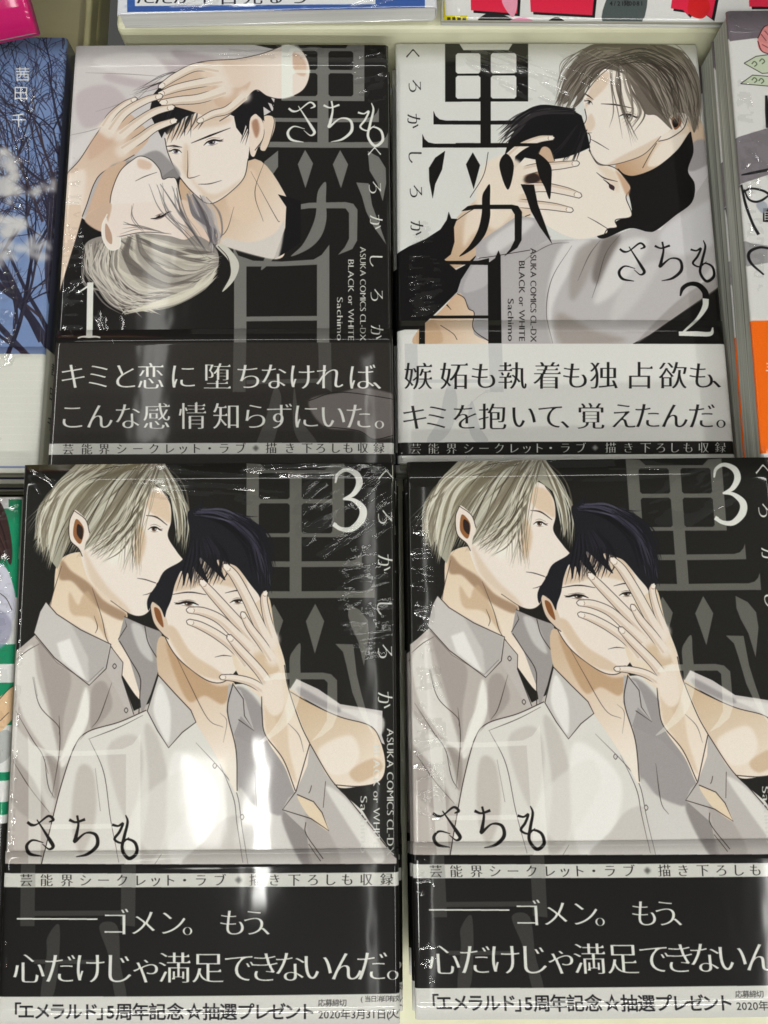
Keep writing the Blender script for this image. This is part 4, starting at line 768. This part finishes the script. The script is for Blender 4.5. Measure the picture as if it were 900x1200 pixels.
def art_right():
    c = Canvas(BW, BH, quad(POSE['right'], 128, 182), (206, 205, 202))
    c.poly([(840, 5), (1300, 5), (1300, 30), (1300, 48), (900, 43), (856, 48)], (116, 108, 114), smooth=False)
    c.poly([(860, 162), (900, 150), (1300, 140), (1300, 205), (900, 205), (866, 216)], (128, 122, 126), smooth=False)
    c.poly([(858, 275), (880, 285), (900, 288), (900, 308), (876, 312), (872, 300)], (150, 148, 148), smooth=False)
    # hand, note papers, brush signature
    c.poly([(888, 45), (895, 32), (904, 28), (930, 30), (930, 66), (900, 62), (890, 58)], (206, 140, 138)); c.line([(888, 45), (895, 32), (904, 28)], 1.2, (80, 40, 44)); c.line([(888, 48), (893, 60), (905, 64)], 1.2, (80, 40, 44))
    for P in ([(892, 40), (898, 48)], [(896, 36), (903, 44)], [(893, 52), (900, 56)]): c.line(P, 1, (120, 60, 60))
    for P in ([(872, 74), (886, 66), (930, 60), (930, 84), (893, 86)], [(868, 98), (882, 88), (930, 92), (930, 104), (890, 100)]): c.poly(P, (186, 194, 172), smooth=False); c.line(P + [P[0]], 1, (60, 60, 56), smooth=False)
    for x, y in ((884, 75), (893, 72), (884, 94), (892, 95)): c.line([(x - 3, y), (x, y - 3), (x + 3, y), (x, y + 3)], 1.3, (90, 100, 80))
    K = (34, 32, 34)
    c.brush([([(869, 205), (880, 203), (905, 198)], [1.5, 3, 3.4]), ([(869, 216), (874, 240), (882, 262), (889, 275)], [2, 3, 3, 3.6]), ([(870, 226), (880, 221), (895, 224), (905, 231)], [2, 2.4, 2.8, 3]), ([(872, 222), (878, 234), (890, 236), (905, 226)], [1.5, 2.5, 2.8, 2]),
             ([(905, 292), (890, 290), (878, 296), (880, 308), (895, 322)], [2.4, 3, 3.4, 3, 2]), ([(898, 112), (899, 130), (900, 150)], [3, 5, 5])], K)
    c.poly([(894, 244), (920, 244), (920, 262), (894, 260)], K, smooth=False); c.text('目', [900], 253, 12, (210, 210, 208), 'plain')
    c.poly([(886, 240), (895, 236), (900, 244), (893, 250)], (150, 156, 166), .8, 1)
    c.poly([(872, 376), (1300, 370), (1300, 528), (884, 531)], (232, 112, 28), smooth=False)
    c.text('三', [903], 430, 12, (226, 220, 214), 'bold'); c.text('日', [906], 530, 12, (226, 226, 226), 'bold')
    return c

def art_pink():
    c = Canvas(BW, BH, quad(POSE['pink']), (190, 36, 108))
    for ch, x, y in (('ー', 3, 2), ('ズ', 6, 12), ('を', 10, 20)): 
        c.text(ch, [x], y, 13, (226, 220, 222), 'bold') if ch != 'ー' else c.line([(2, -6), (3, 4)], 1.8, (226, 220, 222))
    c.poly([(-60, 30), (24, 34), (23, 39), (-60, 40)], (150, 26, 84), smooth=False); c.text('角川文庫', (2, 21), 36, 6.5, (90, 14, 50), 'bold')
    c.poly([(-330, -300), (-20, -300), (25, -30), (-330, -30)], (214, 196, 120), smooth=False)
    return c

def art_white():
    c = Canvas(BW, BH, quad(POSE['white']), (206, 208, 212))
    c.poly([(146, -420), (496, -420), (498, 10.5), (149, 14)], (64, 96, 158), smooth=False); r = random.Random(9)
    for _ in range(60):
        x, y = r.uniform(150, 495), r.uniform(-60, 14); c.poly([(x + r.uniform(-9, 9), y + r.uniform(-3, 3)) for _ in range(5)], r.choice([(150, 178, 216), (98, 130, 186), (196, 206, 222)]), .6, 2)
    c.poly([(158, -300), (440, -300), (440, 5), (158, 7)], (210, 211, 212), smooth=False)
    c.text('ただか千吉見るら', [170, 192, 214, 240, 268, 296, 322, 350], -6, 25, (48, 50, 60), 'serif')
    return c

def art_mag():
    c = Canvas(182, 257, quad(POSE['mag'], 182, 257), (206, 205, 203))
    R_ = (208, 48, 78); K = (32, 28, 30)
    for P in ([(550, -60), (552, 12), (606, 16), (610, -60)], [(618, -60), (622, 14), (694, 18), (702, -60)], [(795, -60), (786, 10), (800, 12), (806, 18), (815, 8), (834, 22), (850, -60)], [(874, -60), (878, 8), (1000, 8), (1000, -60)]):
        c.poly([(x + 3, y + 3) for x, y in P], K, smooth=False); c.poly(P, R_, smooth=False)
    c.poly([(512, -10), (520, -10), (522, 18), (548, 18), (548, 28), (512, 28)], (206, 196, 40), smooth=False)
    for x in range(524, 548, 6): c.poly([(x, 20), (x + 4, 20), (x + 4, 24), (x, 24)], (80, 74, 20), smooth=False)
    c.poly([(706, 26), (722, -20), (756, -30), (752, 26)], (84, 92, 92)); c.poly([(560, 26), (575, 14), (596, 20), (600, 26)], K); c.poly([(588, 0), (604, -6), (606, 8), (600, 20)], (214, 150, 168)); c.poly([(590, 28), (612, 20), (628, 28)], (214, 140, 170)); c.poly([(812, -10), (826, -6), (832, 10), (822, 22), (806, 14)], (196, 40, 44)); c.poly([(640, 28), (652, 20), (664, 28)], K)
    c.text('4/21発0081', (716, 752), 4, 7, (40, 40, 40), 'bold')
    c.poly([(1000, -500), (520, -500), (520, -90), (1000, -90)], (214, 170, 60), smooth=False)
    return c

# ------------------------------------------------------------------ materials
def mat(name, col=(.5, .5, .5), rough=.5, coat=0., image=None, noise=None, bump=None, spec=.5):
    m = bpy.data.materials.new(name); m.use_nodes = True; nt = m.node_tree; N, L = nt.nodes, nt.links
    b = N['Principled BSDF']; b.inputs['Roughness'].default_value = rough; b.inputs['Coat Weight'].default_value = coat; b.inputs['Coat Roughness'].default_value = .06
    b.inputs['Specular IOR Level'].default_value = spec; b.inputs['Base Color'].default_value = (*col, 1)
    if image:
        t = N.new('ShaderNodeTexImage'); t.image = image; t.extension = 'EXTEND'; t.interpolation = 'Cubic'; L.new(t.outputs[0], b.inputs['Base Color'])
    tc = N.new('ShaderNodeTexCoord')
    if noise:
        sc, amt, det = noise
        n = N.new('ShaderNodeTexNoise'); mp = N.new('ShaderNodeMapping'); mp.inputs['Scale'].default_value = sc; n.inputs['Scale'].default_value = 1; n.inputs['Detail'].default_value = det
        L.new(tc.outputs['Object'], mp.inputs[0]); L.new(mp.outputs[0], n.inputs['Vector'])
        rp = N.new('ShaderNodeValToRGB'); rp.color_ramp.elements[0].position = .3; rp.color_ramp.elements[1].position = .7
        rp.color_ramp.elements[0].color = (*[c * (1 - amt) for c in col], 1); rp.color_ramp.elements[1].color = (*[min(1, c * (1 + amt * .5)) for c in col], 1)
        L.new(n.outputs['Fac'], rp.inputs[0]); L.new(rp.outputs[0], b.inputs['Base Color'])
    if bump:
        sc, st, dist = bump
        n = N.new('ShaderNodeTexNoise'); mp = N.new('ShaderNodeMapping'); mp.inputs['Scale'].default_value = sc; n.inputs['Scale'].default_value = 1; n.inputs['Detail'].default_value = 3
        L.new(tc.outputs['Object'], mp.inputs[0]); L.new(mp.outputs[0], n.inputs['Vector'])
        bp = N.new('ShaderNodeBump'); bp.inputs['Strength'].default_value = st; bp.inputs['Distance'].default_value = dist
        L.new(n.outputs['Fac'], bp.inputs['Height']); L.new(bp.outputs[0], b.inputs['Normal'])
        if coat: L.new(bp.outputs[0], b.inputs['Coat Normal'])
    return m
FILMBUMP = ((30, 14, 30), .22, .0012)
def film_mat():
    m = bpy.data.materials.new('clear_film'); m.use_nodes = True; nt = m.node_tree; N, L = nt.nodes, nt.links; N.remove(N['Principled BSDF'])
    tr = N.new('ShaderNodeBsdfTransparent'); gl = N.new('ShaderNodeBsdfGlossy'); gl.inputs['Roughness'].default_value = .12; gl.inputs['Color'].default_value = (1, 1, 1, 1)
    ge = N.new('ShaderNodeNewGeometry'); dt = N.new('ShaderNodeVectorMath'); dt.operation = 'DOT_PRODUCT'
    def mth(op, a, b):
        q = N.new('ShaderNodeMath'); q.operation = op
        for i, v in enumerate((a, b)):
            if isinstance(v, (int, float)): q.inputs[i].default_value = v
            elif v is not None: L.new(v, q.inputs[i])
        return q.outputs[0]
    L.new(ge.outputs['Incoming'], dt.inputs[0])
    sch = mth('ADD', mth('MULTIPLY', mth('POWER', mth('SUBTRACT', 1.0, mth('ABSOLUTE', dt.outputs['Value'], None)), 5.0), .86), .105)   # the same reflectance from either side
    mx = N.new('ShaderNodeMixShader')
    tc = N.new('ShaderNodeTexCoord'); n = N.new('ShaderNodeTexNoise'); n.inputs['Scale'].default_value = 260; n.inputs['Detail'].default_value = 2
    bp = N.new('ShaderNodeBump'); bp.inputs['Strength'].default_value = .10; bp.inputs['Distance'].default_value = .0006
    L.new(tc.outputs['Object'], n.inputs['Vector']); L.new(n.outputs['Fac'], bp.inputs['Height']); L.new(bp.outputs[0], gl.inputs['Normal']); L.new(bp.outputs[0], dt.inputs[1])
    L.new(sch, mx.inputs[0]); L.new(tr.outputs[0], mx.inputs[1]); L.new(gl.outputs[0], mx.inputs[2]); L.new(mx.outputs[0], N['Material Output'].inputs[0])
    return m
FILM = film_mat()
PAGES = mat('page_edges', (.60, .59, .50), .85, noise=((3, 3, 1700), .5, 2), bump=((6, 6, 3200), .6, .0004))
PAGES_GREY = mat('grey_page_edges', (.50, .51, .45), .85, noise=((7, 7, 1500), .62, 3), bump=((6, 6, 3000), .7, .0005))
TRAY = mat('tray_paint', (.80, .79, .57), .38, coat=.25, noise=((22, 30, 40), .13, 8), bump=((60, 60, 60), .12, .001))

SHADED_TRAY = mat('shaded_tray_paint', (.42, .40, .21), .42, coat=.2, noise=((22, 30, 40), .15, 8), bump=((60, 60, 60), .12, .001))  # tray paint darkened to olive: its shade is put into the colour

# ------------------------------------------------------------------ book builder (local frame: x right, y up the cover, z out of it; origin at the top-left corner of the front)
def mesh_obj(name, verts, faces, mats, parent=None, uvs=None, smooth=False, midx=None):
    me = bpy.data.meshes.new(name); me.from_pydata([tuple(v) for v in verts], [], faces); 
    for m in mats: me.materials.append(m)
    if midx is not None: me.polygons.foreach_set('material_index', midx)
    if uvs is not None:
        lay = me.uv_layers.new(name='UVMap'); li = np.zeros(len(me.loops), int); me.loops.foreach_get('vertex_index', li); lay.data.foreach_set('uv', np.asarray(uvs)[li].ravel())
    if smooth: me.polygons.foreach_set('use_smooth', [True] * len(me.polygons))
    me.update(); o = bpy.data.objects.new(name, me); C.objects.link(o)
    if parent: o.parent = parent
    return o
def bow(x, y, W, H, b): return b * (np.sin(np.pi * np.clip(x / W, 0, 1)) * .8 + .35 * np.sin(np.pi * np.clip(-y / H, 0, 1)) - .35)
def wrap(name, W, H, T, y0, y1, off, mf, ms, parent, b, nx=26, ny=18):
    """a sheet folded round the book: fore edge at the left, front, spine at the right, back"""
    r = 1.5; P = [(-.1, -T * .12, 1), (-.12, -.95, 0), (.03, -.5, 0), (.35, -.2, 0), (.9, -.05, 0)] if T > 5 else [(-.05, -.5, 0)]
    P += [(x, 0, 0) for x in np.linspace(1.8, W - r - .6, nx)]
    P += [(W - r + r * math.sin(a), -r + r * math.cos(a), 0) for a in (.3, .7, 1.1, 1.45)]
    P += [(W, -T * .5, 1), (W, -T + r, 1), (W - r, -T, 1), (W * .5, -T, 1), (1, -T, 1)]
    P = P[1:]
    V = []; U = []; Fc = []; mi = []; ys = np.linspace(y1, y0, ny)
    for y in ys:
        for i, (x, z, k) in enumerate(P):
            top = z > -T * .5
            zz = z + (bow(x, y, W, H, b) if top and x < W - .5 else 0)
            ox = off if x > W - 1.2 else (-off if x < .5 else 0); oz = off if top else -off
            V.append(((x + ox) * MM, y * MM, (zz + oz) * MM)); U.append(((x) / W, 1 + y / H))
    n = len(P)
    for j in range(ny - 1):
        for i in range(n - 1):
            a = j * n + i; Fc.append((a, a + n, a + n + 1, a + 1)); mi.append(1 if P[i + 1][2] else 0)
    o = mesh_obj(name, V, Fc, [mf, ms], parent, U, True, mi)
    s = o.modifiers.new('paper', 'SOLIDIFY'); s.thickness = .00022; s.offset = -1
    return o
def beveled_box(name, x0, x1, y0, y1, z0, z1, m, parent=None, bev=.6):
    V = [(x * MM, y * MM, z * MM) for z in (z0, z1) for y in (y0, y1) for x in (x0, x1)]
    Fc = [(0, 2, 3, 1), (4, 5, 7, 6), (0, 1, 5, 4), (2, 6, 7, 3), (0, 4, 6, 2), (1, 3, 7, 5)]
    o = mesh_obj(name, V, Fc, [m], parent)
    if bev: b = o.modifiers.new('soft', 'BEVEL'); b.width = bev * MM; b.segments = 3
    return o
def noise2(nx, ny, sx, sy, rng):
    """value noise on an nx x ny grid, cells sx, sy samples"""
    gx, gy = int(nx / sx) + 3, int(ny / sy) + 3; g = rng.standard_normal((gy, gx))
    X = np.arange(nx) / sx; Y = np.arange(ny) / sy; xi, yi = X.astype(int), Y.astype(int); fx, fy = X - xi, Y - yi; fx = fx * fx * (3 - 2 * fx); fy = (fy * fy * (3 - 2 * fy))[:, None]
    a = g[yi][:, xi] * (1 - fx) + g[yi][:, xi + 1] * fx; b = g[yi + 1][:, xi] * (1 - fx) + g[yi + 1][:, xi + 1] * fx
    return a * (1 - fy) + b * fy
def film(patches, W, H, b, parent, seed=0, off=.32):
    """shrink film where it stands off the print: each patch (cx, cy, half length, half width, angle, height mm, wrinkle pitch mm) is ridged along its angle"""
    V = []; Fc = []; rng = np.random.default_rng(seed); ST = .42
    for (cx, cy, hl, hw, ang, amp, pitch) in patches:
        pitch *= 1.35; amp *= .85
        nx, ny = int(2 * hl / ST), int(2 * hw / (ST * .8)); u = np.linspace(-1, 1, nx); v = np.linspace(-1, 1, ny)
        UU, VV = np.meshgrid(u, v)
        n1 = noise2(nx, ny, max(6, hl * 1.1 / ST), max(1.6, pitch / ST), rng); n2 = noise2(nx, ny, max(4, hl * .8 / ST), max(1.3, pitch * .5 / ST), rng)
        ridge = np.clip(1 - np.abs(n1) * 1.8, 0, 1) ** 2 + .35 * np.clip(1 - np.abs(n2) * 1.8, 0, 1) ** 2
        blot = np.clip(noise2(nx, ny, max(5, 8 / ST), max(3, 2.5 / ST), rng) * .9 + .5, 0, 1.2)
        fade = np.clip((1 - UU ** 2 - VV ** 2) * 1.8 + .1, 0, 1)
        h = amp * ridge * fade * blot
        a = math.radians(ang); X = cx + UU * hl * math.cos(a) - VV * hw * math.sin(a); Y = cy + UU * hl * math.sin(a) + VV * hw * math.cos(a)
        ok = (X > .2) & (X < W - .4) & (Y < -.2) & (Y > -H + .2)
        Z = off - .2 + h + bow(X, Y, W, H, b); base = len(V); V += [(x * MM, y * MM, z * MM) for x, y, z in zip(X.ravel(), Y.ravel(), Z.ravel())]
        fd = (h > amp * .07) & ok; ok = fd | np.roll(fd, 1, 0) | np.roll(fd, -1, 0); ok &= (X > .2) & (X < W - .4) & (Y < -.2) & (Y > -H + .2)
        okc = ok[:-1, :-1] & ok[1:, :-1] & ok[:-1, 1:] & ok[1:, 1:]
        J, I = np.nonzero(okc); q = base + J * nx + I; Fc += np.stack([q, q + 1, q + nx + 1, q + nx], 1).tolist()
    o = mesh_obj('shrink_wrap', V, Fc, [FILM], parent, smooth=True); o['kind'] = 'stuff'; return o

def tag(o, label=None, cat=None, group=None, kind=None):
    for k, v in (('label', label), ('category', cat), ('group', group), ('kind', kind)):
        if v: o[k] = v
def place(o, p):
    from mathutils import Matrix, Vector
    M = rot(*p[3:]); m4 = Matrix([[*M[0], p[0] * MM], [*M[1], p[1] * MM], [*M[2], p[2] * MM + ZC], [0, 0, 0, 1]]); o.matrix_world = m4
def empty(name): o = bpy.data.objects.new(name, None); o.empty_display_size = .01; C.objects.link(o); return o

def book(name, key, W, H, T, image, spine, label, cat, group=None, band=None, bow_mm=.5, pages=None, coat=.55, patches=(), seed=0, bandspine=None, fb=FILMBUMP):
    r = empty(name); place(r, POSE[key]); tag(r, label, cat, group)
    mf = mat(name + '_print', rough=.5, coat=coat, image=image, bump=fb, spec=.15); ms = mat(name + '_spine', spine, .4, coat, noise=((8, 8, 8), .06, 2), bump=FILMBUMP)
    wrap('cover', W, H, T, -H, 0, 0, mf, ms, r, bow_mm)
    beveled_box('page_block', .7, W - .5, -H + .7, -.7, -T + .35, -.45, pages or PAGES, r, .2)
    if band:
        mb = mat(name + '_band_spine', bandspine or spine, .4, coat, noise=((8, 8, 8), .05, 2)); wrap('paper_band', W, H, T, -H + .05, -H + band, .28, mf, mb, r, bow_mm, ny=10)
    if patches: film(patches, W, H, bow_mm, r, seed)
    return r
def stack_under(root, n, T, label, group, shifts=(), drop=('shrink_wrap',)):
    """plain copies below the top book of a pile"""
    from mathutils import Matrix, Vector
    for i in range(1, n + 1):
        c = root.copy(); C.objects.link(c); dx, dy, rz = shifts[i - 1] if i <= len(shifts) else (0, 0, 0)
        c.matrix_world = root.matrix_world @ Matrix.Translation((dx * MM, dy * MM, -(T + .35) * i * MM)) @ Matrix.Rotation(math.radians(rz), 4, 'Z')
        c['label'] = label; c['group'] = group
        for ch in [k for k in C.objects if k.parent == root]:
            if ch.name.split('.')[0] in drop: continue
            k = ch.copy(); C.objects.link(k); k.parent = c
# ------------------------------------------------------------------ the display: a cream steel tray and the raised tray behind it
FLOOR = -322.0
def setting():
    o = beveled_box('display_table', -420, 420, -330, 244, FLOOR - 40 + ZC * 1000, FLOOR + ZC * 1000, TRAY, None, 1.5); tag(o, None, None, None, 'structure')
    z = ZC * 1000
    r = empty('display_tray'); tag(r, 'cream painted steel riser tray with a rounded front lip', 'tray')
    beveled_box('tray_body', -111, 430, 244.6, 620, FLOOR + .5 + z, -284 + z, TRAY, r, 2.6)
    r2 = empty('display_tray'); tag(r2, 'lower tray with its shade painted olive, at the top left behind the pink book', 'tray')
    beveled_box('tray_body', -420, -128, 247, 620, FLOOR + .5 + z, -308 + z, SHADED_TRAY, r2, 2.0)
    beveled_box('edge_strip', -131.5, -128.5, 247, 620, -308.2 + z, -301 + z, SHADED_TRAY, r2, 1.0)
setting()

im1, im2, im3 = art1().image('volume_one_print'), art2().image('volume_two_print'), art3().image('volume_three_print')
K_ = (.035, .034, .032); W_ = (.66, .66, .63)
b1 = book('comic_book', 'b1', BW, BH, 14, im1, K_, 'shrink-wrapped black comic numbered 1 with a dark two-line paper band, top of its pile', 'comic book', None, 59, .5, seed=1, coat=.6, bandspine=K_,
          patches=[(120, -12, 8, 16, 12, .26, 2.4), (80, -3.5, 22, 4, 2, .4, 1.2), (5, -100, 4.5, 50, 3, .3, 3.0), (20, -122, 10, 6, -78, .16, 4), (60, -176, 50, 6, 2, .32, 1.8)])
b2 = book('comic_book', 'b2', BW, BH, 14, im2, W_, 'shrink-wrapped white comic numbered 2 with a pale paper band, top of its pile', 'comic book', None, 57.5, .5, seed=2, coat=.5, bandspine=W_,
          patches=[(52, -14, 26, 11, -26, .26, 2.0), (82, -12, 16, 9, -28, .3, 1.8), (11, -112, 7, 32, 2, .28, 1.5), (30, -164, 26, 17, 44, .20, 2.4), (60, -178, 50, 4, 1, .25, 2.0)])
b3 = book('comic_book', 'b3l', BW, BH, 14, im3, K_, 'black comic numbered 3 with a bright lamp glare, topmost in the left front pile', 'comic book', 'comics numbered 3', 54, .6, seed=3, coat=.65,
          patches=[(64, -7, 28, 9, -4, .26, 1.9), (112, -16, 20, 17, 30, .28, 1.8), (118, -48, 10, 20, 8, .2, 1.6), (8, -6, 8, 5, -40, .3, 2.4), (97, -3, 30, 3, 1, .45, 1.0), (1.6, -110, 1.5, 66, 0, .3, 2.5), (70, -160, 34, 6, -14, .12, 2.6)])
b4 = b3.copy(); C.objects.link(b4); place(b4, POSE['b3r']); b4['label'] = 'black comic numbered 3 on the right front pile, cut by the right picture edge'
for ch in [k for k in C.objects if k.parent == b3]:
    if ch.name.startswith('shrink_wrap'): continue
    k = ch.copy(); C.objects.link(k); k.parent = b4
film([(4.5, -40, 4.5, 26, 2, .5, 1.5), (100, -14, 18, 10, 20, .22, 2.6), (60, -4, 40, 4, 0, .32, 1.4), (6, -96, 6, 34, 0, .3, 2.2), (4, -150, 4, 26, 0, .5, 1.4), (40, -168, 28, 5, -14, .12, 3)], BW, BH, .6, b4, 44)
stack_under(b1, 1, 14, 'copy under the top comic numbered 1, pale edge showing', 'lower copies of the comic numbered 1', [(.9, -.3, 0)])
stack_under(b2, 1, 14, 'copy below the top comic numbered 2, only its white edge showing', 'lower copies of the comic numbered 2', [(-1.2, -.2, 0)])
stack_under(b3, 3, 14, 'lower copy in the left front pile of comics numbered 3, pale edge showing', 'lower copies in the left front pile', [(1.3, -3.4, 0), (2.0, -3.6, -.1), (1.2, -3.4, .1)])
stack_under(b4, 3, 13, 'lower copy in the right front pile of comics numbered 3, pale edge showing', 'lower copies in the right front pile', [(-1.2, -3.6, .2), (-.4, -3.8, .1), (-1.0, -3.6, 0)])

bt = book('picture_book', 'tree', BW, BH, 12.5, art_tree().image('tree_print'), (.03, .035, .07), 'book with bare tree branches against blue sky and a blank white paper band', 'book', None, 49, .5, seed=5, coat=.5, bandspine=(.62, .62, .57),
          patches=[(114, -45, 3.5, 40, 0, .42, 3.4), (113, -135, 4.5, 44, 0, .42, 3.0), (118, -3, 10, 3, 0, .4, 1.2)])
sp = Canvas(12.5, 49, [(0, 0), (12.5, 0), (12.5, 49), (0, 49)], (206, 205, 196))
for ch, y, q in (('茜', 4, 5.5), ('田', 14, 6), ('千', 26, 6)): sp.text(ch, [8.3], y + 2, q, (36, 34, 36), 'plain')
sp.text('itmx', (7, 11), 45, 3.2, (36, 34, 36), 'bold')
o = mesh_obj('spine_lettering', [(128.42 * MM, (-133.4) * MM, -1.2 * MM), (128.42 * MM, -133.4 * MM, -12 * MM), (128.42 * MM, -181.6 * MM, -12 * MM), (128.42 * MM, -181.6 * MM, -1.2 * MM)], [(0, 3, 2, 1)], [mat('spine_lettering', rough=.4, coat=.4, image=sp.image('spine_print'))], bt, [(0, 1), (1, 1), (1, 0), (0, 0)])
stack_under(bt, 2, 12.5, 'lower book of the tree branch pile, under the one with the white band', 'lower books of the tree branch pile', [(-.4, -1.6, 0), (-.2, -2.2, 0)], ('shrink_wrap', 'spine_lettering'))
bg_ = book('comic_book', 'green', BW, BH, 13, art_green().image('green_print'), (.5, .5, .48), 'white comic with green bars, mostly cut off, below the tree branch book', 'comic book', None, None, .4, seed=6, patches=[(120, -4, 10, 5, 4, .4, 1.4), (124, -60, 3, 50, 0, .3, 2.5)])
stack_under(bg_, 3, 13, 'lower copy in the pile of the green barred comic at the left edge', 'lower copies of the green barred comic', [(-.5, -.4, 0)] * 3)
br = book('comic_book', 'right', 128, 182, 14.5, art_right().image('right_print'), (.3, .28, .3), 'grey and white comic with an orange paper band, topmost at the right edge', 'comic book', None, None, .4, pages=PAGES_GREY, seed=7, coat=.35, patches=[(14, -7, 16, 7, -24, .36, 2.0), (12, -62, 12, 18, -40, .1, 4), (4, -70, 4, 50, 0, .16, 2)])
stack_under(br, 2, 14.5, 'copy under the comic with the orange band, grey page edges facing left', 'lower copies in the pile at the right edge', [(.7, -.6, .1), (-1.2, -.3, 0)])
bp_ = book('pink_book', 'pink', 120, 170, 5.5, art_pink().image('pink_print'), (.42, .02, .13), 'magenta pink book with white writing at the top left corner', 'book', None, None, .3, seed=8, pages=PAGES)
bw_ = book('white_book', 'white', BW, BH, 7, art_white().image('white_print'), W_, 'white bordered book with a blue sky frame lying on the riser tray', 'book', None, None, .3, seed=9, pages=mat('white_pages', (.68, .68, .66), .7, noise=((4, 4, 900), .08, 2)), patches=[(34, -176, 12, 5, 24, .4, 2.0), (108, -177, 16, 4, 20, .36, 2.0)])
bm_ = book('magazine', 'mag', 182, 257, 3, art_mag().image('magazine_print'), (.6, .6, .58), 'white magazine with crimson lettering blocks and a yellow corner strip on the riser tray', 'magazine', None, None, .2, seed=10)
bpy.context.view_layer.update()
